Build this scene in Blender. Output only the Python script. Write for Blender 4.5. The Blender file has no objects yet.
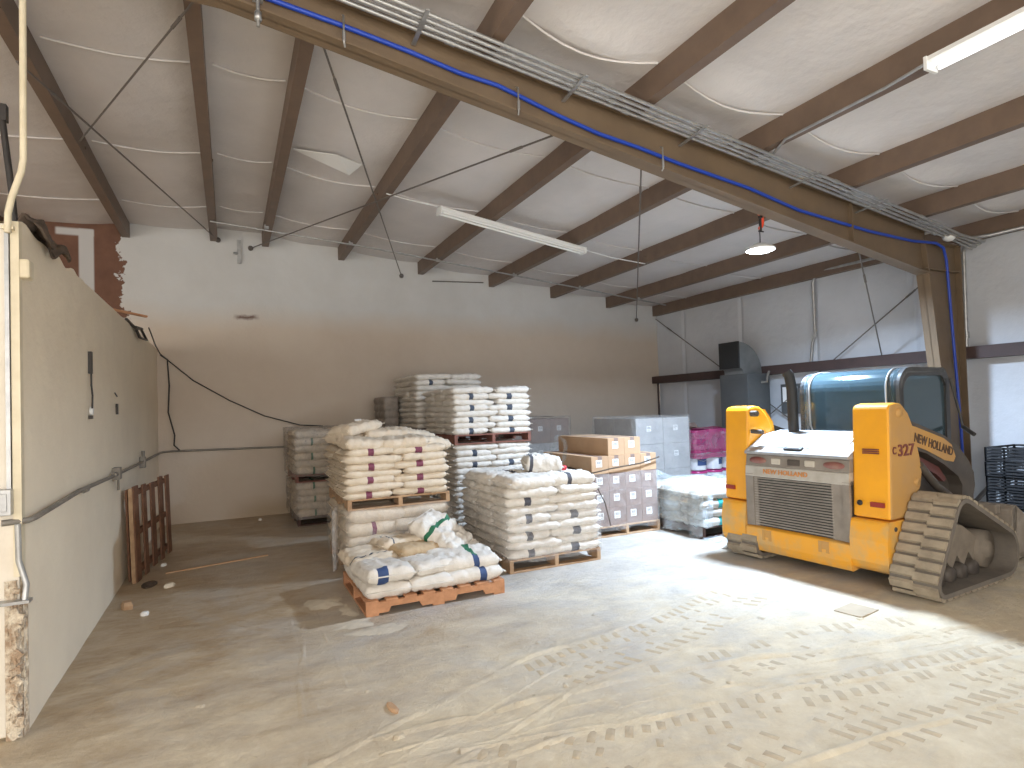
import bpy, bmesh, math, random
from mathutils import Vector, Matrix, noise as mnoise
C = bpy.context.scene.collection
PI = math.pi
rnd = random.Random(7)

# ------------------------------------------------------------------ helpers
class MB:
    """collects geometry for ONE mesh object"""
    def __init__(s):
        s.v, s.f, s.m, s.sm = [], [], [], []
    def add(s, vs, fs, mi=0, smooth=False):
        o = len(s.v)
        s.v += [tuple(p) for p in vs]
        for f in fs:
            s.f.append([o + i for i in f]); s.m.append(mi); s.sm.append(smooth)
        return s
    def box(s, x0, x1, y0, y1, z0, z1, mi=0):
        vs = [(x, y, z) for z in (z0, z1) for y in (y0, y1) for x in (x0, x1)]
        return s.add(vs, [(0, 2, 3, 1), (4, 5, 7, 6), (0, 1, 5, 4), (2, 6, 7, 3), (0, 4, 6, 2), (1, 3, 7, 5)], mi)
    def obox(s, c, size, rot, mi=0):
        M = Matrix.Translation(c) @ rot.to_4x4()
        hx, hy, hz = [q / 2 for q in size]
        vs = [M @ Vector((x, y, z)) for z in (-hz, hz) for y in (-hy, hy) for x in (-hx, hx)]
        return s.add(vs, [(0, 2, 3, 1), (4, 5, 7, 6), (0, 1, 5, 4), (2, 6, 7, 3), (0, 4, 6, 2), (1, 3, 7, 5)], mi)
    def tube(s, pts, r, n=8, mi=0, caps=True, r2=None):
        pts = [Vector(p) for p in pts]
        rings = []
        up = None
        for i, p in enumerate(pts):
            if i == 0: d = pts[1] - pts[0]
            elif i == len(pts) - 1: d = pts[-1] - pts[-2]
            else: d = (pts[i + 1] - p).normalized() + (p - pts[i - 1]).normalized()
            d = d.normalized()
            if up is None:
                up = Vector((0, 0, 1)) if abs(d.z) < .9 else Vector((1, 0, 0))
            a = d.cross(up)
            if a.length < 1e-5: a = d.cross(Vector((.3, 1, .2)))
            a.normalize(); b = d.cross(a).normalized(); up = -b if b.dot(up) < 0 else b
            rr = r if r2 is None else r + (r2 - r) * i / (len(pts) - 1)
            rings.append([p + (a * math.cos(t) + b * math.sin(t)) * rr for t in [2 * PI * k / n for k in range(n)]])
        vs = [q for ring in rings for q in ring]
        fs = []
        for i in range(len(pts) - 1):
            for k in range(n):
                a0, a1 = i * n + k, i * n + (k + 1) % n
                fs.append((a0, a1, a1 + n, a0 + n))
        s.add(vs, fs, mi, True)
        if caps:
            s.add(rings[0], [tuple(range(n))], mi); s.add(rings[-1], [tuple(range(n - 1, -1, -1))], mi)
        return s
    def prism(s, prof, axis, a, b, mi=0, smooth=False, caps=True):
        """prof 2-D loop; axis 'x': prof=(y,z); 'y': prof=(x,z); 'z': prof=(x,y)"""
        def P(u, v, w):
            return {'x': (w, u, v), 'y': (u, w, v), 'z': (u, v, w)}[axis]
        n = len(prof)
        vs = [P(u, v, a) for u, v in prof] + [P(u, v, b) for u, v in prof]
        s.add(vs, [(i, (i + 1) % n, (i + 1) % n + n, i + n) for i in range(n)], mi, smooth)
        if caps:
            s.add(vs[:n], [tuple(range(n - 1, -1, -1))], mi); s.add(vs[n:], [tuple(range(n))], mi)
        return s
    def lathe(s, prof, c=(0, 0, 0), n=24, mi=0, axis='z', smooth=True):
        vs = []
        for r, z in prof:
            for k in range(n):
                t = 2 * PI * k / n
                x, y = r * math.cos(t), r * math.sin(t)
                p = {'z': (x, y, z), 'y': (x, z, y), 'x': (z, x, y)}[axis]
                vs.append((p[0] + c[0], p[1] + c[1], p[2] + c[2]))
        fs = []
        for i in range(len(prof) - 1):
            for k in range(n):
                fs.append((i * n + k, i * n + (k + 1) % n, (i + 1) * n + (k + 1) % n, (i + 1) * n + k))
        return s.add(vs, fs, mi, smooth)
    def sheet(s, fn, nu, nv, mi=0, smooth=True):
        vs = [fn(i / nu, j / nv) for j in range(nv + 1) for i in range(nu + 1)]
        fs = [(j * (nu + 1) + i, j * (nu + 1) + i + 1, (j + 1) * (nu + 1) + i + 1, (j + 1) * (nu + 1) + i) for j in range(nv) for i in range(nu)]
        return s.add(vs, fs, mi, smooth)
    def mesh(s, name, mats):
        me = bpy.data.meshes.new(name)
        me.from_pydata(s.v, [], s.f)
        for m in (mats if isinstance(mats, (list, tuple)) else [mats]): me.materials.append(m)
        me.polygons.foreach_set('material_index', s.m)
        me.polygons.foreach_set('use_smooth', s.sm)
        bm = bmesh.new(); bm.from_mesh(me); bmesh.ops.recalc_face_normals(bm, faces=bm.faces); bm.to_mesh(me); bm.free()
        return me
    def build(s, name, mats, parent=None, loc=(0, 0, 0), bevel=0, rz=0):
        o = bpy.data.objects.new(name, s.mesh(name, mats)); C.objects.link(o)
        o.location = loc; o.rotation_euler = (0, 0, rz)
        if parent: o.parent = parent
        if bevel:
            b = o.modifiers.new('edge', 'BEVEL'); b.width = bevel; b.segments = 2; b.limit_method = 'ANGLE'; b.angle_limit = .6
            b.harden_normals = False
        return o

def tag(o, label, cat, group=None, kind=None):
    o['label'] = label; o['category'] = cat
    if group: o['group'] = group
    if kind: o['kind'] = kind
    return o
def struct(o, label=None):
    o['kind'] = 'structure'
    if label: o['label'] = label
    return o
def thing(name, label, cat, loc=(0, 0, 0), rz=0, group=None):
    o = bpy.data.objects.new(name, None); C.objects.link(o)
    o.empty_display_size = .1
    o.location = loc; o.rotation_euler = (0, 0, rz)
    return tag(o, label, cat, group)

# ------------------------------------------------------------------ materials
def nodes(name):
    m = bpy.data.materials.new(name); m.use_nodes = True
    nt = m.node_tree; N = nt.nodes; L = nt.links
    return m, N, L, N['Principled BSDF']
def n_noise(N, L, scale, detail=4, rough=.6, vec=None, dist=0):
    n = N.new('ShaderNodeTexNoise'); n.inputs['Scale'].default_value = scale; n.inputs['Detail'].default_value = detail
    n.inputs['Roughness'].default_value = rough; n.inputs['Distortion'].default_value = dist
    if vec is None:
        tc = N.new('ShaderNodeTexCoord'); vec = tc.outputs['Object']
    L.new(vec, n.inputs['Vector']); return n.outputs['Fac']
def n_ramp(N, L, src, a, b, ca=(0, 0, 0, 1), cb=(1, 1, 1, 1)):
    r = N.new('ShaderNodeValToRGB'); e = r.color_ramp.elements
    e[0].position, e[1].position = a, b; e[0].color, e[1].color = ca, cb
    L.new(src, r.inputs['Fac']); return r.outputs['Color']
def n_mix(N, L, fac, a, b, mode='MIX'):
    m = N.new('ShaderNodeMix'); m.data_type = 'RGBA'; m.blend_type = mode
    if isinstance(fac, (int, float)): m.inputs['Factor'].default_value = fac
    else: L.new(fac, m.inputs['Factor'])
    for v, k in ((a, 'A'), (b, 'B')):
        sock = [i for i in m.inputs if i.name == k and i.type == 'RGBA'][0]
        if isinstance(v, tuple): sock.default_value = v
        else: L.new(v, sock)
    return [o for o in m.outputs if o.type == 'RGBA'][0]
def n_math(N, L, op, a, b=None, clamp=False):
    m = N.new('ShaderNodeMath'); m.operation = op; m.use_clamp = clamp
    for v, i in ((a, 0), (b, 1)):
        if v is None: continue
        if isinstance(v, (int, float)): m.inputs[i].default_value = v
        else: L.new(v, m.inputs[i])
    return m.outputs[0]
def n_bump(N, L, bs, h, strength, dist=.02):
    b = N.new('ShaderNodeBump'); b.inputs['Strength'].default_value = strength; b.inputs['Distance'].default_value = dist
    L.new(h, b.inputs['Height']); L.new(b.outputs[0], bs.inputs['Normal'])
def rgb(r, g, b):
    f = lambda c: (c / 255 / 12.92) if c <= 10 else ((c / 255 + .055) / 1.055) ** 2.4
    return (f(r), f(g), f(b), 1)
def mat(name, col, rough=.6, metal=0, col2=None, scale=8, lo=.35, hi=.7, bump=0, bscale=40, bdist=.01, detail=5, coat=0):
    m, N, L, bs = nodes(name)
    bs.inputs['Base Color'].default_value = col; bs.inputs['Roughness'].default_value = rough; bs.inputs['Metallic'].default_value = metal
    if coat: bs.inputs['Coat Weight'].default_value = coat
    if col2:
        L.new(n_mix(N, L, n_ramp(N, L, n_noise(N, L, scale, detail), lo, hi), col, col2), bs.inputs['Base Color'])
    if bump: n_bump(N, L, bs, n_noise(N, L, bscale, 4), bump, bdist)
    return m
def film_mat(name, col, opac, rough=.2, scale=7, amt=.3):
    m, N, L, bs = nodes(name)
    out = [n for n in N if n.type == 'OUTPUT_MATERIAL'][0]
    bs.inputs['Base Color'].default_value = col; bs.inputs['Roughness'].default_value = rough
    bs.inputs['Specular IOR Level'].default_value = .6
    t = N.new('ShaderNodeBsdfTransparent'); mx = N.new('ShaderNodeMixShader')
    nz = n_noise(N, L, scale, 6, .65, dist=1.2)
    f = n_math(N, L, 'ADD', opac - amt * .5, n_math(N, L, 'MULTIPLY', n_ramp(N, L, nz, .35, .7), amt))
    L.new(f, mx.inputs['Fac']); L.new(t.outputs[0], mx.inputs[1]); L.new(bs.outputs[0], mx.inputs[2]); L.new(mx.outputs[0], out.inputs['Surface'])
    n_bump(N, L, bs, nz, .8, .03)
    return m
def emit(name, col, s):
    m, N, L, bs = nodes(name)
    bs.inputs['Emission Color'].default_value = col; bs.inputs['Emission Strength'].default_value = s; bs.inputs['Base Color'].default_value = (.8, .8, .8, 1)
    return m

# floor: grey concrete under tan dust tracked in from the doorway
def floor_mat():
    m, N, L, bs = nodes('dusty_concrete')
    tc = N.new('ShaderNodeTexCoord'); sep = N.new('ShaderNodeSeparateXYZ'); L.new(tc.outputs['Object'], sep.inputs[0])
    conc = n_mix(N, L, n_ramp(N, L, n_noise(N, L, 1.6, 8, .65, dist=.6), .34, .68), (.36, .325, .285, 1), (.54, .51, .47, 1))
    dirt_shade = n_math(N, L, 'SUBTRACT', .9, sep.outputs['X'])  # brown patches are dirt; the browning towards the left paints in shade
    dirt_shade = n_math(N, L, 'ADD', n_math(N, L, 'MULTIPLY', dirt_shade, .45), n_math(N, L, 'MULTIPLY', n_math(N, L, 'SUBTRACT', n_noise(N, L, .8, 7, .72, dist=1.2), .38), 4.2))
    dirt_shade = n_math(N, L, 'MULTIPLY', dirt_shade, .9, True)
    conc = n_mix(N, L, dirt_shade, conc, n_mix(N, L, n_ramp(N, L, n_noise(N, L, 3, 8, .7), .3, .7), (.33, .23, .135, 1), (.45, .34, .215, 1)))
    dust = n_mix(N, L, n_ramp(N, L, n_noise(N, L, 4, 10, .75, dist=.5), .32, .66), (.60, .49, .33, 1), (.80, .70, .52, 1))
    # stretched streaks from tyres
    mp = N.new('ShaderNodeMapping'); mp.inputs['Scale'].default_value = (1.0, 2.0, 1); mp.inputs['Rotation'].default_value = (0, 0, .25)
    L.new(tc.outputs['Object'], mp.inputs[0])
    st = n_noise(N, L, 2.2, 8, .7, mp.outputs[0], .4)
    a = n_math(N, L, 'SUBTRACT', 4.9, sep.outputs['Y'])
    a = n_math(N, L, 'MULTIPLY', a, .42)
    a = n_math(N, L, 'ADD', a, n_math(N, L, 'MULTIPLY', n_math(N, L, 'SUBTRACT', st, .5), 2.4))
    a = n_math(N, L, 'ADD', a, n_math(N, L, 'MULTIPLY', n_math(N, L, 'SUBTRACT', n_noise(N, L, 1.1, 6, .7), .5), 1.3))
    a = n_math(N, L, 'MULTIPLY', a, .9, True)
    col = n_mix(N, L, a, conc, dust)
    # pale film of powder across the bay
    fac = n_math(N, L, 'MULTIPLY', n_ramp(N, L, n_noise(N, L, 2.4, 9, .75, mp.outputs[0], .8), .42, .72), .45)
    col = n_mix(N, L, fac, col, (.70, .635, .52, 1))
    L.new(col, bs.inputs['Base Color']); bs.inputs['Roughness'].default_value = .62
    L.new(n_ramp(N, L, a, .1, .9, (.42, .42, .42, 1), (.85, .85, .85, 1)), bs.inputs['Roughness'])
    bs.inputs['Specular IOR Level'].default_value = .4
    h = n_math(N, L, 'ADD', n_noise(N, L, 14, 8, .75), n_math(N, L, 'MULTIPLY', st, .8))
    n_bump(N, L, bs, h, .6, .04)
    return m

def boxmask(N, L, sep, rng, warp):
    """1 inside the box of coordinate ranges, edges pushed about by a noise"""
    out = None
    for ax, (a, b, soft) in rng.items():
        v = n_math(N, L, 'ADD', sep.outputs[ax], warp)
        for lo, sign in ((a, 1), (b, -1)):
            if lo is None: continue
            d = n_math(N, L, 'SUBTRACT', v, lo) if sign > 0 else n_math(N, L, 'SUBTRACT', lo, v)
            d = n_math(N, L, 'ADD', n_math(N, L, 'DIVIDE', d, soft), .5, True)
            out = d if out is None else n_math(N, L, 'MULTIPLY', out, d)
    return out
def backwall_mat():
    m, N, L, bs = nodes('wallboard_painted_daylight')
    tc = N.new('ShaderNodeTexCoord'); sep = N.new('ShaderNodeSeparateXYZ'); L.new(tc.outputs['Object'], sep.inputs[0])
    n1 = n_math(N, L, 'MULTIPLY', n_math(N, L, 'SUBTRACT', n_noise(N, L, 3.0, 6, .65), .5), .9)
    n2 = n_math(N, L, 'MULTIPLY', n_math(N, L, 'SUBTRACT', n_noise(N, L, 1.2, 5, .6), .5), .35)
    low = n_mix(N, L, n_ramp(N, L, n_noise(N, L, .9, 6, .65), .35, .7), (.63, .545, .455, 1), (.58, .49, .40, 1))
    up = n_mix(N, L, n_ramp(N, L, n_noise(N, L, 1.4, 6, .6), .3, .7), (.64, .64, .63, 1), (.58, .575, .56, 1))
    daylit = boxmask(N, L, sep, {'Z': (3.18, None, .45)}, n2)  # cool pale upper part paints in the daylight coming over the partition
    col = n_mix(N, L, daylit, low, up)
    brown = n_mix(N, L, n_ramp(N, L, n_noise(N, L, 6, 5), .3, .7), (.19, .095, .06, 1), (.145, .07, .045, 1))
    bare = boxmask(N, L, sep, {'X': (None, -1.42, .02), 'Z': (2.9, None, .1)}, n1)
    col = n_mix(N, L, bare, col, brown)
    joint = boxmask(N, L, sep, {'X': (-1.93, -1.75, .02), 'Z': (2.6, 4.4, .03)}, 0.0)
    col = n_mix(N, L, joint, col, (.55, .54, .53, 1))
    cap = boxmask(N, L, sep, {'X': (-2.2, -1.75, .03), 'Z': (4.30, 4.40, .03)}, 0.0)
    col = n_mix(N, L, cap, col, (.55, .54, .53, 1))
    n3 = n_math(N, L, 'MULTIPLY', n_math(N, L, 'SUBTRACT', n_noise(N, L, 9, 5), .5), .08)
    stain = boxmask(N, L, sep, {'X': (.12, .42, .12), 'Z': (3.17, 3.215, .05)}, n3)
    col = n_mix(N, L, stain, col, (.12, .05, .035, 1))
    damp = boxmask(N, L, sep, {'X': (.1, 1.0, .5), 'Z': (None, .22, .3)}, n2)
    col = n_mix(N, L, n_math(N, L, 'MULTIPLY', damp, .5), col, (.36, .24, .10, 1))
    L.new(col, bs.inputs['Base Color']); bs.inputs['Roughness'].default_value = .85
    n_bump(N, L, bs, n_noise(N, L, 9, 6), .25, .02)
    return m

M = {}
M['floor'] = floor_mat()
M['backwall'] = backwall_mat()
M['partition'] = mat('cream_painted_block', (.84, .745, .585, 1), .8, 0, (.76, .665, .52, 1), 1.6, .35, .8, .35, 7, .03)
M['endwall'] = mat('pale_plaster', (.74, .68, .58, 1), .8, 0, (.62, .55, .45, 1), 4, .4, .8, .3, 20)
M['broken'] = mat('broken_plaster', (.42, .30, .20, 1), .95, 0, (.75, .66, .52, 1), 14, .4, .62, 1, 30, .04)
M['liner'] = mat('white_wall_liner', (.61, .625, .655, 1), .55, 0, (.54, .555, .585, 1), 1.5, .3, .75, .35, 3.5, .05)
M['ceil'] = mat('white_insulation_facing', (.71, .675, .66, 1), .6, 0, (.63, .60, .585, 1), 1.3, .35, .7, .3, 5, .05)
M['steel_brown'] = mat('brown_primer_steel', (.185, .125, .088, 1), .5, 0, (.145, .098, .07, 1), 5, .3, .7, .1, 30)
M['beam'] = mat('tan_rafter_steel', (.20, .14, .085, 1), .5, 0, (.16, .112, .07, 1), 3, .3, .7, .08, 30)
M['girt'] = mat('dark_red_steel', (.075, .045, .04, 1), .6, 0, (.055, .035, .032, 1), 5)
M['galv'] = mat('galvanised', (.50, .50, .49, 1), .38, .7, (.36, .36, .36, 1), 12)
M['pvc'] = mat('pale_conduit', (.72, .64, .47, 1), .45, 0, (.62, .54, .38, 1), 10)
M['grey_conduit'] = mat('grey_conduit', (.27, .245, .21, 1), .5, .2, (.19, .175, .15, 1), 9)
M['rod'] = mat('brace_rod', (.16, .14, .125, 1), .5, .3)
M['blackcable'] = mat('black_cable', (.035, .03, .027, 1), .5)
M['bluecable'] = mat('blue_hose', (.018, .065, .46, 1), .4)
M['black'] = mat('black_rubber', (.02, .02, .02, 1), .6)
M['white'] = mat('white_enamel', (.82, .82, .80, 1), .35)
M['paper_white'] = mat('white_sack', (.72, .675, .61, 1), .72, 0, (.60, .555, .49, 1), 9, .4, .75, .55, 26, .02)
M['paper_cream'] = mat('cream_sack', (.71, .615, .49, 1), .75, 0, (.58, .49, .375, 1), 8, .4, .75, .55, 26, .02)
M['paper_tan'] = mat('tan_sack', (.50, .37, .225, 1), .75, 0, (.42, .30, .175, 1), 8, .4, .75, .5, 26, .02)
M['band_grey'] = mat('grey_print', (.07, .07, .085, 1), .7)
M['band_navy'] = mat('navy_print', (.05, .065, .095, 1), .7)
M['band_purple'] = mat('purple_print', (.20, .055, .10, 1), .7)
M['band_blue'] = mat('blue_print', (.03, .06, .16, 1), .7)
M['band_green'] = mat('green_print', (.02, .15, .075, 1), .7)
M['band_teal'] = mat('teal_print', (.03, .42, .42, 1), .7)
M['wood_orange'] = mat('orange_pallet_wood', (.56, .285, .15, 1), .8, 0, (.42, .20, .10, 1), 14, .35, .7, .3, 50)
M['wood_pale'] = mat('pale_pallet_wood', (.50, .33, .195, 1), .8, 0, (.36, .22, .125, 1), 14, .35, .7, .3, 50)
M['wood_red'] = mat('reddish_pallet_wood', (.27, .115, .085, 1), .8, 0, (.18, .075, .055, 1), 14, .35, .7, .3, 50)
M['wood_dark'] = mat('dark_pallet_wood', (.12, .06, .045, 1), .8, 0, (.08, .04, .03, 1), 14, .35, .7, .3, 50)
M['wood_brown'] = mat('weathered_brown_wood', (.22, .105, .058, 1), .8, 0, (.13, .06, .034, 1), 12, .35, .7, .3, 50)
M['kraft'] = mat('kraft_cardboard', (.47, .30, .175, 1), .8, 0, (.41, .26, .15, 1), 5, .4, .7, .1, 40)
M['kraft_dark'] = mat('printed_cardboard', (.25, .17, .14, 1), .75, 0, (.20, .14, .115, 1), 5, .4, .7, .1, 40)
M['card_pale'] = mat('pale_dusty_cardboard', (.50, .41, .29, 1), .85, 0, (.42, .34, .24, 1), 6)
M['greybox'] = mat('grey_carton', (.40, .39, .38, 1), .7, 0, (.33, .32, .315, 1), 4)
M['sticker'] = mat('white_sticker', (.82, .81, .79, 1), .5)
M['ink'] = mat('label_ink', (.05, .05, .05, 1), .6)
M['film'] = film_mat('clear_stretch_film', (.85, .84, .83, 1), .16, .2, 7, .20)
M['film_dusty'] = film_mat('dusty_stretch_film', (.50, .46, .42, 1), .30, .3, 6, .3)
M['film_blue'] = film_mat('bright_plastic_sheet', (.52, .60, .64, 1), .32, .12, 5, .4)
M['film_pink'] = film_mat('magenta_stretch_film', (.33, .04, .12, 1), .74, .15, 4, .14)
M['pail'] = mat('white_pail', (.72, .72, .74, 1), .35)
M['pail_lid'] = mat('magenta_lid', (.42, .025, .16, 1), .3)
M['yellow'] = mat('loader_yellow', (.90, .40, .012, 1), .42, 0, (.80, .35, .02, 1), 5, .35, .8, .05, 20, coat=.15)
M['yellow_dusty'] = mat('dusty_loader_yellow', (.50, .29, .11, 1), .65, 0, (.58, .31, .075, 1), 3.5, .3, .7, .1, 25)
M['yellow_low'] = mat('scuffed_loader_yellow', (.84, .39, .03, 1), .5, 0, (.56, .38, .17, 1), 4, .45, .72, .12, 20)
M['ldr_grey'] = mat('dusty_grey_metal', (.30, .26, .22, 1), .65, .1, (.22, .19, .16, 1), 6, .35, .7, .1, 30)
M['ldr_dark'] = mat('dark_loader_metal', (.075, .062, .053, 1), .6, .1, (.11, .09, .072, 1), 5, .35, .7, .1, 30)
M['ldr_hood'] = mat('pale_grey_hood', (.38, .38, .38, 1), .4, 0, (.31, .31, .31, 1), 6)
M['silver'] = mat('dusty_silver', (.56, .53, .48, 1), .5, .2, (.44, .40, .34, 1), 8)
M['grillm'] = mat('grille_slats', (.42, .385, .34, 1), .5, .3, (.30, .27, .235, 1), 7)
M['cabframe'] = mat('grey_cab_frame', (.26, .265, .27, 1), .35, .3)
M['cabblack'] = mat('dark_cab_frame', (.045, .043, .042, 1), .4)
M['trk'] = mat('dusty_track_rubber', (.40, .335, .245, 1), .85, 0, (.27, .225, .165, 1), 9, .35, .7, .4, 25)
M['trk_side'] = mat('track_side_rubber', (.15, .13, .11, 1), .8, 0, (.21, .18, .145, 1), 7, .35, .7, .3, 25)
M['under'] = mat('dusty_undercarriage', (.27, .225, .175, 1), .8, 0, (.20, .165, .13, 1), 8, .35, .7, .3, 25)
M['redlens'] = mat('dusty_red_lens', (.22, .06, .05, 1), .35, 0, (.30, .17, .13, 1), 9)
M['clearlens'] = mat('dusty_clear_lens', (.55, .50, .42, 1), .3)
M['redrefl'] = mat('red_reflector', (.30, .03, .02, 1), .4)
M['orange_print'] = mat('orange_letters', (.66, .28, .08, 1), .6)
M['brown_print'] = mat('dark_letters', (.10, .055, .03, 1), .6)
M['maroon_print'] = mat('maroon_letters', (.20, .05, .035, 1), .6)
M['maroon'] = mat('maroon_panel', (.14, .045, .04, 1), .5)
M['hvac'] = mat('grey_furnace_metal', (.11, .115, .115, 1), .5, .2, (.09, .095, .095, 1), 3)
M['duct'] = mat('galvanised_duct', (.27, .28, .275, 1), .45, .5, (.21, .22, .22, 1), 5)
M['clamp'] = mat('orange_clamp', (.9, .09, .03, 1), .4)
M['crate'] = mat('black_crate_plastic', (.022, .023, .026, 1), .5)
M['bucket'] = mat('dirty_bucket_steel', (.34, .29, .235, 1), .8, 0, (.25, .21, .17, 1), 7, .35, .7, .4, 20)
M['red'] = mat('red_plastic', (.55, .02, .03, 1), .4)
M['tread'] = mat('shaded_tread_dust', (.45, .36, .245, 1), .9, 0, (.57, .47, .33, 1), 12, .3, .7, .5, 40)  # darker than the dust: small shadows of the tread marks put into the colour
M['dust'] = mat('tan_dust', (.60, .52, .40, 1), .95, 0, (.52, .45, .34, 1), 12, .3, .7, .5, 40)
M['powder'] = mat('pale_powder', (.60, .53, .42, 1), .95, 0, (.50, .44, .35, 1), 12, .3, .7, .4, 40)
M['rag'] = mat('dark_rag', (.05, .035, .025, 1), .9, 0, (.12, .085, .06, 1), 14)
M['seat'] = mat('dark_seat_vinyl', (.05, .06, .07, 1), .5)
M['lamp_on'] = emit('lit_lamp_lens', (.86, .95, 1, 1), 16)
M['tube_on'] = emit('lit_fluorescent_tube', (.93, .96, 1, 1), 1.1)
M['tube_off'] = mat('unlit_fluorescent_tube', (.86, .86, .84, 1), .25)

def glass_mat():
    m, N, L, bs = nodes('cab_window_glass')
    out = [n for n in N if n.type == 'OUTPUT_MATERIAL'][0]
    t = N.new('ShaderNodeBsdfTransparent'); t.inputs[0].default_value = (.42, .54, .58, 1)
    bs.inputs['Base Color'].default_value = (.07, .115, .14, 1); bs.inputs['Roughness'].default_value = .10
    bs.inputs['Specular IOR Level'].default_value = .9
    mx = N.new('ShaderNodeMixShader'); mx.inputs['Fac'].default_value = .62
    L.new(t.outputs[0], mx.inputs[1]); L.new(bs.outputs[0], mx.inputs[2]); L.new(mx.outputs[0], out.inputs['Surface'])
    return m
M['glass'] = glass_mat()

# ------------------------------------------------------------------ room shell
XL, YB, XR = -.98, 10.33, 8.56
RIDGE = .2
def zp(x):   # underside of the purlins
    return 4.412 - .1063 * x if x >= RIDGE else 4.391 - .045 * (RIDGE - x)
def zd(x): return zp(x) + .22       # roof insulation
FY, XW = -3.0, -11.0                # front wall, far left wall

b = MB(); b.box(XW, XR + .2, FY - .3, YB + .2, -.2, 0); struct(b.build('floor', M['floor']), 'dusty concrete warehouse floor')
# ceiling: insulation blanket sagging between purlins, taped seams every 1.25 m
PX = [-1.30, -.13, .52, 1.722, 3.126, 4.523, 5.872, 7.21, 8.44]
PXL = [-2.8, -4.3, -5.8, -7.3, -8.8, -10.3]
b = MB()
edges = sorted([XW] + PXL + PX + [XR + .2])
for x0, x1 in zip(edges[:-1], edges[1:]):
    def cf(u, v, x0=x0, x1=x1):
        x = x0 + (x1 - x0) * u; y = FY - .3 + (YB + .5 - FY) * v
        sag = .035 * math.sin(PI * u) * min(1, (x1 - x0)) * (.8 + .5 * math.sin((y - 3.62) * 1.68) ** 2)
        near = max(0, 1 - abs(y - 3.62) / .28)      # blanket drooping where it passes over the rafter
        return (x, y, zd(x) - sag - .07 * near * math.sin(PI * u) + .012 * mnoise.noise(Vector((x * 2, y * 2, 0))))
    b.sheet(cf, 8, 110)
b.sheet(lambda u, v: (XW + (XR + .2 - XW) * u, FY - .3 + (YB + .5 - FY) * v, zd(XW + (XR + .2 - XW) * u) + .12), 40, 2)
struct(b.build('ceiling', M['ceil']), 'white insulation ceiling between brown purlins')
# taped seams of the blanket
b = MB()
for x0, x1 in zip(edges[:-1], edges[1:]):
    if x0 < -3.5: continue
    for k in range(-2, 4):
        y0 = 3.62 + 1.87 * k
        pts = []
        for i in range(9):
            u = i / 8; x = x0 + .05 + (x1 - x0 - .07) * u
            sag = .035 * math.sin(PI * u) * min(1, (x1 - x0)) * (.8 + .5 * math.sin((y0 - 3.62) * 1.68) ** 2) + (.07 * max(0, 1 - abs(y0 - 3.62) / .28)) * math.sin(PI * u)
            pts.append((x, y0 + .10 * math.sin(PI * u) * (.5 + .3 * math.sin(k * 7 + x0)), zd(x) - sag - .012))
        b.tube(pts, .010, 6)
struct(b.build('trim_1', M['ceil']), 'taped seams across the ceiling insulation')

# back wall, gable shaped
prof = [(XW, -.1), (XR, -.1), (XR, zd(XR) + .06), (RIDGE, zd(RIDGE) + .06), (XW, zd(XW) + .06)]
b = MB(); b.prism(prof, 'y', YB, YB + .2); struct(b.build('wall_back', M['backwall']), 'back wall, daylight painted pale above, beige below, with a bare brown corner')
# right wall with panel seams
b = MB()
def rw(u, v):
    y = FY + (YB - FY) * u; z = v * (zd(XR) + .04)
    s = min(abs(((y - 3.88 + 40) % 1.52)), 1.52 - ((y - 3.88 + 40) % 1.52))
    return (XR + (.018 if s < .03 else -.02 * math.sin(PI * v * 2) ** 2 * .5 + .008 * mnoise.noise(Vector((y * 2, z * 2, 1)))), y, z)
b.sheet(rw, 420, 24); b.box(XR + .05, XR + .2, FY, YB + .1, 0, zd(XR))
struct(b.build('wall_right', M['liner']), 'white lined right wall')
# partition (lower than the roof) with a bright end face
b = MB()
PT = 2.66
def pf(u, v): return (XL + .004 * mnoise.noise(Vector((u * 20, v * 8, 0))), 3.87 + (YB - 3.87) * u, PT * v + (.05 * mnoise.noise(Vector((u * 30, 0, 3))) if v > .99 and u < .25 else 0))
b.box(-1.28, XL - .02, 3.9, YB, 0, PT - .04)
b.sheet(pf, 120, 40)
b.sheet(lambda u, v: (-1.28 + (XL + 1.28) * u, 3.89 + (YB - 3.89) * v, PT + (.05 * mnoise.noise(Vector((v * 30, 0, 3))) if v < .25 else 0)), 3, 120)
struct(b.build('wall_left', M['partition']), 'cream block partition wall, shorter than the roof')
b = MB(); b.box(-1.30, XL - .012, 3.86, 3.905, .02, PT - .02)
struct(b.build('trim_2', M['endwall']), 'bright plastered end of the partition')
b = MB(); b.box(-1.008, XL + .008, 3.835, 3.885, .82, PT - .01); struct(b.build('trim_6', M['pvc']), 'cream corner bead on the partition end')
# crumbling lower corner of the partition end
b = MB(); r2 = random.Random(3)
def crum(u, v):
    a = -.6 + 1.2 * u; z = .80 * v
    x = XL - .07 + .075 * min(1, max(0, a + .6)) ; y = 3.85 + (.0 if a < 0 else .14 * a)
    k_ = (.5 + .5 * mnoise.noise(Vector((u * 4, v * 6, 1)))) * math.sin(PI * min(1, max(0, u))) * min(1, (1 - v) * 4)
    n_ = mnoise.noise(Vector((u * 9, v * 16, 3))) + .6 * mnoise.noise(Vector((u * 22, v * 40, 5)))
    return (x + .012 * k_ + .014 * n_ * math.sin(PI * u), y - .022 * k_ - .016 * n_ * math.sin(PI * u), z)
b.sheet(crum, 26, 90, smooth=False)
for k in range(26):
    z = .0 + .78 * r2.random() ** 2; s_ = .012 + .022 * r2.random()
    b.obox(Vector((XL - .05 + .05 * r2.random(), 3.835, z + s_)), (s_, s_ * .8, s_ * 1.5), Matrix.Rotation(r2.random() * 6, 3, 'Y'))
struct(b.build('trim_3', M['broken']), 'crumbled brown plaster at the foot of the partition end')

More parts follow.
